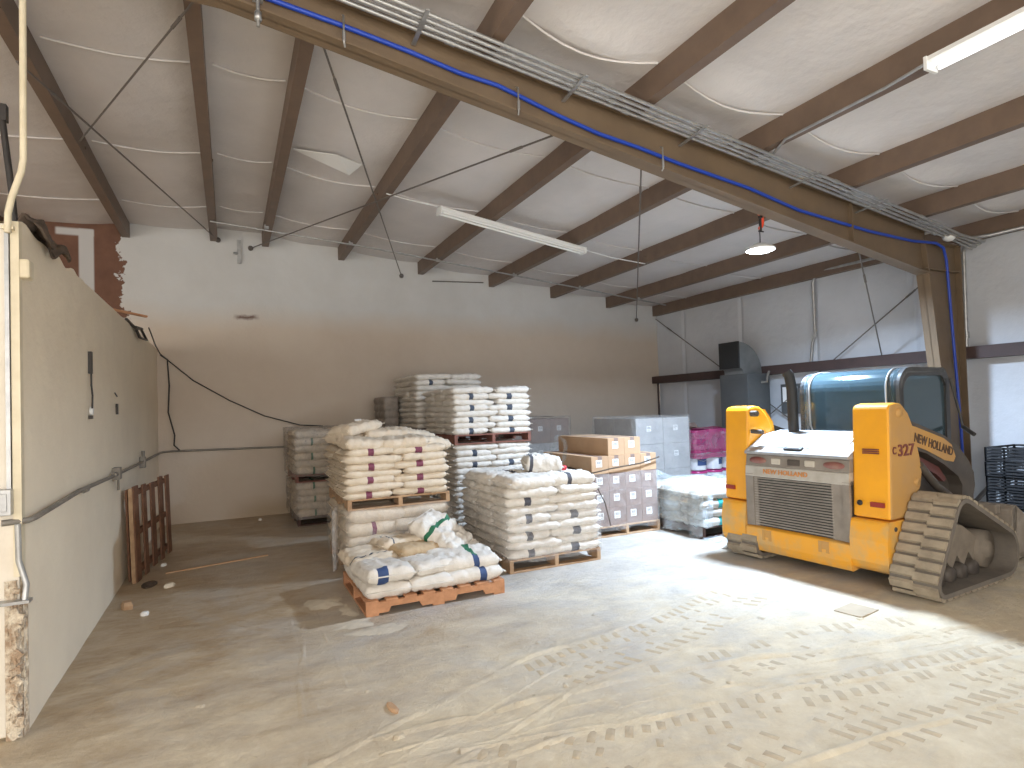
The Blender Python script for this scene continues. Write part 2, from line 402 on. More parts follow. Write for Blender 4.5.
# front wall with two door openings behind the camera, and the far left wall
def wall_with_openings(name, axis, pos, th, a0, a1, h, holes, m):
    b = MB(); cur = a0
    def bx(p, q, z0, z1):
        if axis == 'y': b.box(p, q, pos - th, pos, z0, z1)
        else: b.box(pos - th, pos, p, q, z0, z1)
    for p, q, z1 in holes:
        bx(cur, p, 0, h); bx(p, q, z1, h); cur = q
    bx(cur, a1, 0, h)
    return struct(b.build(name, m))
DOORS = [(-9.2, -4.2, 3.5), (-2.6, 3.5, 3.75)]
wall_with_openings('wall_front', 'y', FY, .2, XW, XR, 4.6, DOORS, M['liner'])
wall_with_openings('wall_far_left', 'x', XW, .2, FY, YB, 4.6, [(-.5, 4.5, 3.0)], M['liner'])

# ------------------------------------------------------------------ steel frame
def purlin(x, flip, name='ceiling_beam'):
    b = MB(); z = zp(x); t = .012; w = .10 * (-1 if flip else 1); h = .22
    sx = 1 if not flip else -1
    prof = [(0, 0), (w, 0), (w, .022), (w - sx * .008, .022), (w - sx * .008, .008), (sx * .01, .008), (sx * .01, h - .008), (sx * .10, h - .008), (sx * .10, h), (0, h)]
    prof = [(x + p, z + q) for p, q in prof]
    b.prism(prof, 'y', FY, YB - .005)
    for y in (4.2, 1.4, 7.3):
        b.tube([(x - sx * .012, y, z + .1), (x + sx * .02, y, z + .1)], .016, 6)
    return struct(b.build(name, M['steel_brown']), None)
names = ['left of the partition', 'left of the ridge', 'right of the ridge', 'second right of the ridge', 'over the low sack stack', 'carrying the fluorescent fixtures', 'behind the work lamp', 'second from the right wall', 'along the right wall eave']
for x, n in zip(PX, names):
    purlin(x, x < 0)['label'] = 'brown steel roof purlin ' + n
for x in PXL: purlin(x, True)['label'] = 'brown steel roof purlin over the next bay'

# rafter (tapered I-beam) and its column
def ibeam_x(b, xs, ztop, zbot, yc, fw, tf, tw):
    for f0, f1 in (((lambda x: ztop(x) - tf), ztop), (zbot, lambda x: zbot(x) + tf)):
        vs = []
        for x in xs:
            vs += [(x, yc(x) - fw / 2, f0(x)), (x, yc(x) + fw / 2, f0(x)), (x, yc(x) + fw / 2, f1(x)), (x, yc(x) - fw / 2, f1(x))]
        fs = []
        for i in range(len(xs) - 1):
            o = i * 4
            for k in range(4): fs.append((o + k, o + (k + 1) % 4, o + 4 + (k + 1) % 4, o + 4 + k))
        fs += [(0, 1, 2, 3), tuple(len(vs) - 4 + k for k in (3, 2, 1, 0))]
        b.add(vs, fs)
    vs = []
    for x in xs: vs += [(x, yc(x) - tw / 2, zbot(x)), (x, yc(x) + tw / 2, zbot(x)), (x, yc(x) + tw / 2, ztop(x)), (x, yc(x) - tw / 2, ztop(x))]
    fs = []
    for i in range(len(xs) - 1):
        o = i * 4
        for k in range(4): fs.append((o + k, o + (k + 1) % 4, o + 4 + (k + 1) % 4, o + 4 + k))
    b.add(vs, fs)
YC = 4.28
BY = lambda x: 3.93 + .045 * x       # the rafter runs very slightly askew
bt = lambda x: zp(x) + .005
bb = lambda x: 4.14 - .14 * x if x >= 0 else 4.14 + .02 * x
b = MB(); ibeam_x(b, [XW, -5, -2, 0, RIDGE, 1, 2, 3, 4, 5, 6, 7, 7.72], bt, bb, BY, .15, .014, .012)
for x in (6.2,): b.box(x - .006, x + .006, BY(x) - .06, BY(x) + .06, bb(x) + .005, bt(x) - .005)
struct(b.build('ceiling_beam', M['beam']), 'long tan steel rafter running up from the right column')
b = MB()
def colx(z): return 7.63 + (.55 * (1 - z / 3.3) * .75)
zs = [0, .8, 1.6, 2.4, 3.1, 3.45]
for side in (0, 1):
    vs = []
    for z in zs:
        x0 = colx(z) if side == 0 else 8.34
        vs += [(x0, YC - .075, z), (x0 + .016, YC - .075, z), (x0 + .016, YC + .075, z), (x0, YC + .075, z)]
    fs = []
    for i in range(len(zs) - 1):
        for k in range(4): fs.append((i * 4 + k, i * 4 + (k + 1) % 4, i * 4 + 4 + (k + 1) % 4, i * 4 + 4 + k))
    fs += [(0, 1, 2, 3), tuple(len(vs) - 4 + k for k in range(4))]
    b.add(vs, fs)
vs = []
for z in zs: vs += [(colx(z), YC - .006, z), (8.35, YC - .006, z), (8.35, YC + .006, z), (colx(z), YC + .006, z)]
b.add(vs, [(i * 4 + k, i * 4 + (k + 1) % 4, i * 4 + 4 + (k + 1) % 4, i * 4 + 4 + k) for i in range(len(zs) - 1) for k in range(4)])
b.box(7.62, 8.36, YC - .075, YC + .075, 3.45, 3.462); b.box(7.6, 8.36, YC - .07, YC + .07, 3.12, 3.135)
b.box(8.1, 8.4, YC - .13, YC + .13, 0, .02)
struct(b.build('column', M['beam']), 'tapered tan steel column against the right wall')
b = MB()
for z0 in (2.03, ):
    b.prism([(8.36, z0), (8.56, z0), (8.56, z0 + .012), (8.372, z0 + .012), (8.372, z0 + .14), (8.45, z0 + .14), (8.45, z0 + .15), (8.36, z0 + .15)], 'y', FY, YB)
struct(b.build('trim_4', M['girt']), 'dark red wall girt along the right wall')
b = MB(); b.box(8.3, 8.55, YC - .0, YC + .02, 2.06, 2.2)
b.tube([(8.5, YB - .03, .1), (8.5, YB - .03, 2.05)], .02, 8)
struct(b.build('trim_5', M['girt']), 'dark girt clip and corner pipe')

# ------------------------------------------------------------------ conduits, rods, cables
for i in range(4):
    yo = .29 - .046 * i; dz = -.018 - .012 * i
    cp = [(x, BY(x) - yo, zp(x) + dz - .02) for x in (-1.2, RIDGE, 2, 4, 6, 7.5)]
    b = MB(); b.tube(cp + [(7.95, BY(7.7) - yo + .02, zp(8.0) - .05), (8.36, BY(7.7) - yo - .04, zp(8.3) - .08 - .02 * i)], .015, 8)
    for k in range(5):
        x = .9 + 1.55 * k + .17 * i; b.tube([(x, BY(x) - yo, zp(x) + dz - .02), (x + .07, BY(x + .07) - yo, zp(x + .07) + dz - .02)], .021, 8)
    tag(b.build('conduit', M['galv']), ['silver conduit nearest the camera of the bundle beside the rafter', 'second silver conduit in the bundle beside the rafter', 'third silver conduit in the bundle beside the rafter', 'silver conduit closest to the rafter in the bundle'][i], 'conduit', 'conduit bundle along the rafter')
for k, x in enumerate((1.2, 2.45, 3.7, 5.2, 6.3)):
    b = MB(); z = zp(x) - .105
    b.add([(xx, yy, zz + (.0 if yy > 3.95 + .045 * x - .2 else .03)) for zz in (z, z + .01) for yy in (BY(x) - .37, BY(x) - .02) for xx in (x, x + .03)], [(0, 2, 3, 1), (4, 5, 7, 6), (0, 1, 5, 4), (2, 6, 7, 3), (0, 4, 6, 2), (1, 3, 7, 5)])
    tag(b.build('strap_hanger', M['galv']), 'steel strap under the conduit bundle beside the rafter, %s from the ridge' % ['first', 'second', 'third', 'fourth', 'fifth'][k], 'hanger', 'conduit strap hangers')
# blue hose along the web
bp = [(-.6, 4.30), (0, 4.25), (.36, 4.21), (.68, 4.18), (1.18, 4.12), (1.56, 4.06), (1.87, 4.04), (2.10, 3.99), (2.41, 3.92), (2.80, 3.85), (3.23, 3.81), (3.68, 3.75), (4.59, 3.66), (5.32, 3.54), (6.52, 3.46), (7.4, 3.44)]
b = MB(); b.tube([(x, BY(x) - .03, min(z, bt(x) - .05)) for x, z in bp] + [(7.8, 4.19, 3.44), (7.97, 4.20, 3.40), (8.04, 4.21, 3.25), (8.08, 4.21, 2.6), (8.13, 4.21, 1.8), (8.17, 4.21, 1.1), (8.17, 4.21, .4)], .017, 8)
tag(b.build('air_hose', M['bluecable']), 'bright blue hose running along the rafter and down the column', 'hose')
for x, lab in ((.72, 'first'), (2.02, 'second'), (3.45, 'third')):
    z = bb(x)
    y = BY(x) - .085
    b = MB(); b.tube([(x, y + .03, z + .19), (x, y, z + .17), (x, y, z + .05), (x, y, z - .01), (x + .01, y + .03, z - .02)], .007, 6)
    b.tube([(x, y, z + .07), (x, y, z + .0)], .011, 6)
    tag(b.build('hose_hook', M['galv']), 'small steel hook on the rafter below the blue hose, %s from the ridge end' % lab, 'hook', 'hose hooks on the rafter')
b = MB(); b.tube([(.2, 3.84, 4.42), (.2, 3.84, 3.98)], .011, 8); b.box(.17, .23, 3.82, 3.86, 4.14, 4.165); b.box(.165, .235, 3.81, 3.9, 4.2, 4.235); b.lathe([(0, .02), (.022, .02), (.022, -.03), (0, -.03)], (.2, 3.84, 4.05), 8)
tag(b.build('threaded_hanger', M['galv']), 'short threaded hanger rod clamped over the rafter at the ridge', 'hanger')

RODS = [
 ((-.08, 4.05, 4.30), (-1.27, 6.9, 4.33), 'brace rod from the ridge rafter to the purlin left of the partition'),
 ((-1.24, 4.9, 4.02), (-.12, YB - .01, 4.40), 'long brace rod from beyond the partition to the back wall near the ridge'),
 ((.60, 4.03, 4.10), (2.82, YB - .01, 4.03), 'brace rod from the rafter near the ridge to the back wall over the sacks'),
 ((2.50, 4.12, 3.85), (.35, YB - .01, 4.31), 'brace rod from the rafter over the fluorescent fixture back toward the ridge'),
 ((3.33, 4.15, 3.70), (7.99, YB - .01, 3.42), 'thin upright looking brace rod from the rafter to the right back corner'),
 ((6.5, 4.3, 3.25), (8.45, 5.32, 2.15), 'brace rod from the rafter down to the girt above the loader cab'),
 ((8.48, YB - .05, 3.45), (8.46, 6.9, 1.25), 'wall brace rod from the back corner down behind the furnace'),
 ((8.44, 4.45, 3.28), (8.46, 7.6, 1.15), 'wall brace rod from the column head down behind the loader'),
 ((8.5, 4.4, .05), (8.5, 3.2, 1.55), 'wall brace rod rising from the column foot beside the black crates'),
]
for p, q, lab in RODS:
    b = MB(); b.tube([p, q], .0085 if 'crates' not in lab else .028, 6)
    v = (Vector(q) - Vector(p)); L_ = v.length; v.normalize()
    b.tube([Vector(p) + v * .45, Vector(p) + v * .6], .013, 6)
    if abs(q[1] - YB) < .1: b.lathe([(0, 0), (.04, 0), (.04, -.03), (0, -.05)], (q[0], YB, q[2]), 10, axis='y')
    tag(b.build('brace_rod', M['rod']), lab, 'rod', 'roof and wall brace rods')
b = MB(); b.tube([(-.2, 9.2, zp(-.2) - .02), (2, 9.2, zp(2) - .02), (4.5, 9.2, zp(4.5) - .02), (7.9, 9.25, zp(7.9) - .02)], .013, 8)
for x in PX[2:-1]: b.box(x - .02, x + .04, 9.18, 9.22, zp(x) - .036, zp(x) + .02)
tag(b.build('conduit', M['galv']), 'thin conduit crossing under the purlins near the back wall', 'conduit')
b = MB(); b.tube([(3.38, 10.27, 3.96), (4.4, 10.29, 4.0)], .011, 6)
tag(b.build('loose_strap', M['rod']), 'short dark strap hanging near the top of the back wall', 'strap')
b = MB(); b.box(.15, .21, 10.28, 10.33, 4.05, 4.42); b.tube([(.18, 10.3, 4.2), (.1, 10.27, 4.2)], .02, 6)
tag(b.build('wall_bracket', M['galv']), 'grey steel bracket at the top of the back wall between ridge purlins', 'bracket')
# right wall conduits
b = MB(); b.tube([(8.51, 6.52, 2.15), (8.51, 6.47, 2.5), (8.5, 6.41, 2.6), (8.5, 6.41, 3.45), (8.48, 6.34, 3.58), (8.46, 6.15, 3.60), (8.4, 4.6, 3.58)], .022, 8)
tag(b.build('conduit', M['galv']), 'grey conduit rising from the girt and bending along the right wall eave', 'conduit')
b = MB(); b.tube([(8.5, 4.27, 2.14), (8.5, 4.25, 3.4), (8.46, 4.2, 3.48), (8.3, 4.02, 3.5)], .024, 8); b.box(8.44, 8.53, 4.22, 4.33, 2.03, 2.16); b.tube([(8.5, 4.262, 2.3), (8.5, 4.262, 2.38)], .032, 8)
tag(b.build('conduit', M['galv']), 'grey conduit drop with a square box on the girt right of the column', 'conduit')
b = MB(); b.tube([(8.2, 4.02, 3.49), (8.42, 3.9, 3.52), (8.42, 1, 3.52), (8.42, -1, 3.52)], .022, 8)
tag(b.build('conduit', M['galv']), 'conduit running along the right wall eave toward the camera', 'conduit')
b = MB(); b.lathe([(0, .03), (.06, .03), (.075, 0), (.06, -.04), (.03, -.06), (0, -.065)], (7.95, 4.12, 3.52), 16)
tag(b.build('sensor_dome', M['white']), 'small white dome fixture at the head of the column', 'sensor')

# partition-side conduit, boxes, cables
b = MB(); pts = [(-1.05, 3.82, 1.10), (-.95, 3.86, 1.10), (-.945, 3.95, 1.10), (-.945, 5.0, 1.125), (-.945, 6.1, 1.11), (-.945, 8.3, 1.10), (-.945, 10.1, 1.10), (-.93, 10.27, 1.105), (-.8, 10.30, 1.11), (1.2, 10.30, 1.08)]
b.tube(pts, .016, 8)
for y in (5.1, 6.3, 8.2): b.tube([(-.945, y, 1.115), (-.945, y + .10, 1.113)], .023, 8)
tag(b.build('conduit', M['grey_conduit']), 'dark grey conduit along the partition and round onto the back wall', 'conduit')
b = MB(); b.box(-.978, -.915, 6.43, 6.54, 1.06, 1.17); b.tube([(-.94, 6.49, 1.06), (-.94, 6.5, .96)], .012, 6)
tag(b.build('junction_box', M['grey_conduit'], bevel=.006), 'grey junction box on the partition conduit near the leaning pallet', 'junction box')
b = MB(); b.box(-.978, -.915, 8.22, 8.29, 1.03, 1.16); b.tube([(-.94, 8.25, 1.16), (-.94, 8.25, 1.23)], .02, 8)
tag(b.build('junction_box', M['grey_conduit'], bevel=.006), 'small dark box on the partition conduit by the back corner', 'junction box')
b = MB()
pts = [(-.96, 9.2, 2.83), (-.95, 9.9, 2.66), (-.93, YB - .04, 2.58)]
b.tube(pts + [(-.5, YB - .03, 2.18), (.0, YB - .03, 1.86), (.5, YB - .03, 1.6), (1.04, YB - .03, 1.43), (1.4, YB - .03, 1.40)], .009, 6)
tag(b.build('cable', M['blackcable']), 'black cable sagging across the back wall toward the wrapped sacks', 'cable')
b = MB(); b.tube([(-.93, YB - .05, 2.57), (-.84, YB - .04, 2.5), (-.82, YB - .04, 2.1), (-.84, YB - .04, 1.7), (-.76, YB - .04, 1.35), (-.77, YB - .04, 1.2), (-.70, YB - .04, 1.12)], .012, 6)
tag(b.build('cable', M['blackcable']), 'black cable hanging down the back wall beside the partition corner', 'cable')
# switch cord hanging on the partition
b = MB(); b.box(-.978, -.955, 5.49, 5.54, 1.97, 2.14); b.tube([(-.962, 5.515, 1.98), (-.958, 5.49, 1.88), (-.958, 5.53, 1.8), (-.958, 5.51, 1.70)], .007, 6)
b.box(-.975, -.955, 5.47, 5.53, 1.62, 1.645)
tag(b.build('dangling_cord', M['blackcable']), 'dark switch remnant with a dangling cord on the partition', 'cord')
b = MB(); b.lathe([(0, .02), (.03, .02), (.035, 0)], (-.975, 5.53, 1.68), 12, axis='x')
tag(b.build('cover_cap', M['white']), 'white round cap at the end of the partition cord', 'cap')
b = MB(); b.box(-.978, -.962, 6.68, 6.73, 1.66, 1.76); b.tube([(-.97, 6.6, 1.86), (-.965, 6.68, 1.83)], .006, 6)
tag(b.build('switch_plate', M['blackcable']), 'small dark plate on the partition right of the cord', 'plate')
# pale pipe and end fittings
b = MB(); b.tube([(-.945, 3.80, 4.45), (-.935, 3.80, 3.85), (-.94, 3.80, 2.97), (-.95, 3.80, 2.90), (-.99, 3.80, 2.76), (-1.005, 3.80, 2.68), (-1.008, 3.80, 2.58)], .0155, 10)
for z in (2.6,): b.box(-1.035, -.985, 3.80, 3.86, z, z + .016)
tag(b.build('pipe', M['pvc']), 'cream pipe running down from the roof along the partition end', 'pipe')
b = MB(); b.box(-1.03, -1.012, 3.825, 3.86, 1.27, 2.64)
tag(b.build('channel_strip', M['galv']), 'grey steel channel beside the cream pipe on the partition end', 'channel')
b = MB(); b.box(-1.12, -1.005, 3.79, 3.86, 1.14, 1.27); b.box(-1.10, -1.02, 3.785, 3.79, 1.16, 1.25)
tag(b.build('outlet_box', M['galv'], bevel=.004), 'grey metal outlet box on the partition end', 'outlet box')
b = MB(); b.tube([(-.985, 3.82, 1.09), (-.985, 3.83, .9), (-.955, 3.83, .78), (-.96, 3.82, .70)], .014, 6); b.box(-1.1, -.935, 3.79, 3.85, .69, .705)
tag(b.build('cut_cable', M['galv']), 'frayed grey cable and bent plate at the broken partition end', 'cable')
b = MB(); b.box(-.985, -.93, 3.84, 3.93, 2.36, 2.46)
tag(b.build('foam_block', M['pvc'], bevel=.012), 'yellow foam block at the top of the partition end', 'foam')
b = MB()
def ragf(u, v):
    y = 4.05 + .95 * u; x = -1.06 + .14 * v
    return (x + .03 * math.sin(9 * u), 4.05 + .5 * u, 2.665 + .06 * math.sin(PI * v) * (1 - .6 * u) + .07 * mnoise.noise(Vector((u * 6, v * 4, 2))) - (.07 * (v - .7) / .3 if v > .7 else 0) * (.4 + .6 * abs(math.sin(7 * u))))
b.sheet(ragf, 30, 14); 
o = tag(b.build('rag', M['rag']), 'dark crumpled rag draped on top of the partition', 'rag'); sd = o.modifiers.new('t', 'SOLIDIFY'); sd.thickness = .012
b = MB(); b.obox(Vector((-.93, 6.9, 2.675)), (.03, .62, .02), Matrix.Rotation(-.55, 3, 'Z'))
tag(b.build('wood_strip', M['wood_orange']), 'thin orange wood strip lying on top of the partition', 'wood strip')
b = MB(); b.tube([(-.99, 7.5, 2.69), (-.95, 7.9, 2.64), (-.95, 8.3, 2.70), (-.93, 8.7, 2.60), (-.95, 8.2, 2.58), (-.95, 7.8, 2.66), (-.96, 8.5, 2.72)], .018, 6)
tag(b.build('cord_loop', M['blackcable']), 'loop of dark cord hanging over the partition top', 'cord')
b = MB(); b.tube([(-1.15, 4.5, 2.66), (-1.17, 4.5, 3.0), (-1.22, 4.5, 3.52)], .018, 8); b.box(-1.25, -1.19, 4.48, 4.53, 3.44, 3.54)
tag(b.build('steel_bar', M['blackcable']), 'black upright bar standing on the partition by the cream pipe', 'bar')

# ------------------------------------------------------------------ lamps
def lamp_fixture(loc_a, loc_b, lit, label):
    a, q = Vector(loc_a), Vector(loc_b); d = q - a; L_ = d.length
    root = thing('fluorescent_fixture', label, 'light fixture', (a + q) / 2)
    rot = d.to_track_quat('X', 'Z').to_matrix()
    root.rotation_euler = rot.to_euler()
    b = MB()
    prof = [(-.055, 0), (-.06, -.03), (-.03, -.055), (.03, -.055), (.06, -.03), (.055, 0)]
    b.prism(prof, 'x', -L_ / 2, L_ / 2)
    b.build('housing', M['white'], root)
    for s in (-1, 1):
        t = MB(); t.tube([(-L_ / 2 + .03, s * .042, -.068), (L_ / 2 - .03, s * .042, -.068)], .0155, 10)
        t.build('tube', M['tube_on'] if lit else M['tube_off'], root)
    for s in (-1, 1):
        t = MB(); t.box(s * L_ / 2 - .012, s * L_ / 2 + .012, -.066, .066, -.09, .004); t.build('end_cap', M['white'], root, bevel=.004)
    return root
lamp_fixture((2.40, 6.92, 4.12), (4.66, 7.18, 3.875), False, 'unlit twin tube fluorescent fixture under the purlins above the sack stacks')
lamp_fixture((4.40, 2.34, 3.91), (4.40, -.1, 3.91), True, 'lit twin tube fluorescent fixture under a purlin near the camera')
b = MB(); b.tube([(4.72, 4.0, zp(4.7) - .02), (4.50, 3.6, zp(4.5) - .025), (4.48, 2.7, zp(4.5) - .025), (4.42, 2.42, 3.90), (4.40, 2.3, 3.90)], .012, 8)
tag(b.build('conduit', M['galv']), 'thin conduit along a purlin feeding the lit fixture', 'conduit')
b = MB(); b.tube([(4.40, 1.6, 3.92), (3.9, 1.4, 4.2)], .012, 6)
tag(b.build('stay_rod', M['rod']), 'short stay rod beside the lit fixture', 'rod')
b = MB(); b.tube([(4.69, 7.18, 3.85), (5.2, 7.25, 3.80), (5.86, 7.3, 3.77)], .008, 6)
tag(b.build('cable', M['white']), 'thin white cable from the right end of the unlit fixture', 'cable')
b = MB(); b.tube([(2.37, 6.92, 4.13), (2.0, 6.9, 4.16), (1.73, 6.9, 4.2)], .008, 6)
tag(b.build('cable', M['white']), 'thin white cable from the left end of the unlit fixture', 'cable')
# torn flap of insulation
b = MB(); b.add([(.68, 6.75, 4.50), (1.12, 6.55, 4.42), (1.30, 6.9, 4.36), (1.42, 6.75, 4.44), (.68, 6.75, 4.515), (1.12, 6.56, 4.435), (1.30, 6.91, 4.375), (1.42, 6.76, 4.455)], [(0, 1, 2), (1, 3, 2), (4, 6, 5), (5, 6, 7), (0, 4, 5, 1), (0, 2, 6, 4), (2, 3, 7, 6), (1, 5, 7, 3)])
tag(b.build('insulation_flap', M['white']), 'torn white flap of insulation hanging from the ceiling above the cream sacks', 'insulation')

# hanging work lamp on an orange clamp
LX, LY, LZ = 5.38, 4.69, 3.29
root = thing('work_lamp', 'bright round work lamp hanging just below the rafter and the orange clamp', 'lamp', (LX, LY, LZ))
b = MB(); b.lathe([(0, .05), (.06, .05), (.10, .03), (.155, -.005), (.16, -.02), (.15, -.022)], n=32); b.build('housing', M['white'], root)
b = MB(); b.lathe([(.15, -.022), (.12, -.035), (.06, -.045), (0, -.048)], n=32); b.build('lens', M['lamp_on'], root)
b = MB(); b.tube([(0, 0, .05), (.004, 0, .14), (0, .0, zd(LX) - LZ - .01)], .006, 6); b.build('cord', M['blackcable'], root)
CX = 4.87; CY = BY(CX) + .085; CZ = bb(CX)
root = thing('clamp', 'orange C-shaped clamp gripping the rafter flange above the work lamp', 'clamp', (CX, CY, CZ))
b = MB(); path = [(-.01, -.05, .035)]
for k in range(9):
    t = PI * (.5 - k / 8); path.append((.02 + .05 * math.cos(t), .03, -.04 + .075 * math.sin(t)))
path.append((-.01, -.02, -.115))
b.tube(path, .015, 8); b.build('frame', M['clamp'], root)
b = MB(); b.tube([(-.015, -.02, -.17), (-.015, -.02, -.03)], .009, 10); b.box(-.03, .0, -.035, -.005, -.03, -.008); b.tube([(-.05, -.02, -.165), (.02, -.02, -.165)], .007, 6)
b.build('screw', M['black'], root)

# ------------------------------------------------------------------ pallets
PALLET_N = {}
def pallet(x0, y0, w, d, z, wood, label, axis='y', h=.13, rz=0):
    """axis: direction the stringers run"""
    root = thing('pallet', label, 'pallet', (x0 + w / 2, y0 + d / 2, z), rz, 'wooden pallets')
    W, D = (w, d) if axis == 'y' else (d, w)          # W across stringers, D along
    tr = (lambda x, y: (x, y)) if axis == 'y' else (lambda x, y: (y, x))
    def bx(b, xa, xb, ya, yb, za, zb):
        (p, q), (r, s) = tr(xa, ya), tr(xb, yb)
        b.box(min(p, r), max(p, r), min(q, s), max(q, s), za, zb)
    t = .018
    for k in range(3):
        xc = -W / 2 + .02 + (W - .04) * k / 2
        b = MB()
        zA, zB = t, h - t; n0 = .15 * D; n1 = .38 * D; up = .04
        prof = [(-D / 2, zA), (-D / 2 + n0, zA), (-D / 2 + n0 + .02, zA + up), (-D / 2 + n1 - .02, zA + up), (-D / 2 + n1, zA), (D / 2 - n1, zA), (D / 2 - n1 + .02, zA + up), (D / 2 - n0 - .02, zA + up), (D / 2 - n0, zA), (D / 2, zA), (D / 2, zB), (-D / 2, zB)]
        b.prism(prof, 'x' if axis == 'y' else 'y', xc - .02, xc + .02)
        b.build('stringer', M[wood], root)
    b = MB(); n = 8
    for k in range(n):
        ya = -D / 2 + (D - .10) * k / (n - 1)
        bx(b, -W / 2, W / 2, ya, ya + .10, h - t, h)
    b.build('top_deck', M[wood], root, bevel=.003)
    b = MB()
    for ya in (-D / 2, -.05, D / 2 - .1): bx(b, -W / 2, W / 2, ya, ya + .1, 0, t)
    b.build('bottom_deck', M[wood], root, bevel=.003)
    return root

# ------------------------------------------------------------------ sacks
def sack_mesh(seed, L_, W_, T_, mats, band, band2=None, wr=1.0, tips=None, patch=None):
    """filled sack: pillow with sewn end seams, printed band(s) round its girth"""
    nu, nv = 34, 18
    sd = Vector((seed * 3.7, seed * 1.3, seed * 7.1))
    def pt(u, v, side):
        a, c = 2 * u - 1, 2 * v - 1
        x = a * L_ / 2 * (1 - .025 * (1 - abs(c)) * 0); y = c * W_ / 2 * (1 - .05 * abs(a) ** 6)
        px = max(0, 1 - abs(a) ** 9) ** .5; py = max(0, 1 - abs(c) ** 6) ** .5
        h = T_ / 2 * px * py
        q = Vector((a * 2.2, c * 1.6, side * .7)) + sd
        h *= 1 + .13 * mnoise.noise(q) * wr
        wrk = .012 * wr * mnoise.noise(Vector((a * 5, c * 4, side)) + sd) - .016 * wr * max(0, .35 - abs(mnoise.noise(Vector((a * 7 + c * 2, c * 5, side * 2)) + sd))) + .006 * wr * mnoise.noise(Vector((a * 15, c * 10, side)) + sd)
        rim = min(px, py)
        y += .010 * mnoise.noise(Vector((a * 3, c, 5)) + sd) * wr; x += .008 * mnoise.noise(Vector((c * 3, a, 9)) + sd) * wr
        return (x, y, side * h + wrk * min(1, rim * 2))
    b = MB()
    vs = [pt(i / nu, j / nv, 1) for j in range(nv + 1) for i in range(nu + 1)]
    idx = {}
    for j in range(nv + 1):
        for i in range(nu + 1):
            if i in (0, nu) or j in (0, nv): idx[(i, j)] = j * (nu + 1) + i
            else: idx[(i, j)] = len(vs); vs.append(pt(i / nu, j / nv, -1))
    fs, ms = [], []
    def mi(i, j=0):
        if patch and i < patch[0] and patch[1] <= j <= patch[2]: return 1
        if tips and band and band[0] <= (i + .5) / nu <= band[1] and (j < tips * 1.3 or j >= nv - tips * 1.3): return 2
        for k, bd in enumerate((band, band2)):
            if bd and bd[0] <= (i + .5) / nu <= bd[1]: return 1 + k
        return 0
    for j in range(nv):
        for i in range(nu):
            fs.append((j * (nu + 1) + i, j * (nu + 1) + i + 1, (j + 1) * (nu + 1) + i + 1, (j + 1) * (nu + 1) + i)); ms.append(mi(i, j))
            fs.append((idx[(i, j)], idx[(i, j + 1)], idx[(i + 1, j + 1)], idx[(i + 1, j)])); ms.append(mi(i, j))
    b.v = [tuple(p) for p in vs]; b.f = [list(f) for f in fs]; b.m = ms; b.sm = [True] * len(fs)
    for s in (-1, 1):   # sewn end seams
        x = s * (L_ / 2 - .006)
        b.box(min(x, x + s * .022), max(x, x + s * .022), -W_ / 2 * .94, W_ / 2 * .94, -.004, .004)
    return b.mesh('sack', mats)
ORD = ['bottom layer', 'second layer', 'third layer', 'fourth layer', 'fifth layer', 'sixth layer', 'seventh layer', 'eighth layer', 'ninth layer', 'tenth layer', 'eleventh layer', 'twelfth layer', 'thirteenth layer', 'fourteenth layer']
def put_sack(me, loc, rot, label, group, name='sack'):
    o = bpy.data.objects.new(name, me); C.objects.link(o)
    o.location = loc; o.rotation_euler = rot
    return tag(o, label, 'sack', group)
def sack_stack(x0, y0, w, d, z0, layers, pitch, plain, banded, adj, badj, where, group, keep, seed, jit=.012, full_top=1, skip_top=0):
    r = random.Random(seed); nx, ny = 2, 3
    rows = ['front', 'middle', 'back']; cols = ['left', 'right']
    for k in range(layers):
        for j in range(ny):
            for i in range(nx):
                if k < layers - full_top and (i, j) not in keep and not (callable(keep) ): continue
                isb = (k + i * (1 if r.random() < .15 else 0)) % 2 == 0
                me = r.choice(banded if isb else plain)
                L_ = w / nx; W_ = d / ny
                cut = .5 + (.045 if k % 2 else -.045) + r.uniform(-.015, .015); fx = (cut if i == 0 else 1 - cut)
                p = (x0 + w * (cut * .5 if i == 0 else (1 + cut) * .5) + r.uniform(-jit, jit), y0 + W_ * (j + .5) + r.uniform(-jit, jit) * .7, z0 + pitch * (k + .5))
                sk = put_sack(me, p, (r.uniform(-.03, .03), r.uniform(-.03, .03), r.uniform(-.06, .06) + (PI if r.random() < .4 else 0)),
                         '%s, %s %s, %s, %s' % (badj if isb else adj, rows[j], cols[i], ORD[k], where), group)
                sk.scale = (fx * 2 * 1.02, 1.02, 1)
def variants(n, seed, L_, W_, T_, mats, band, wr=1.0): return [sack_mesh(seed + i, L_, W_, T_, mats, band, None, wr) for i in range(n)]

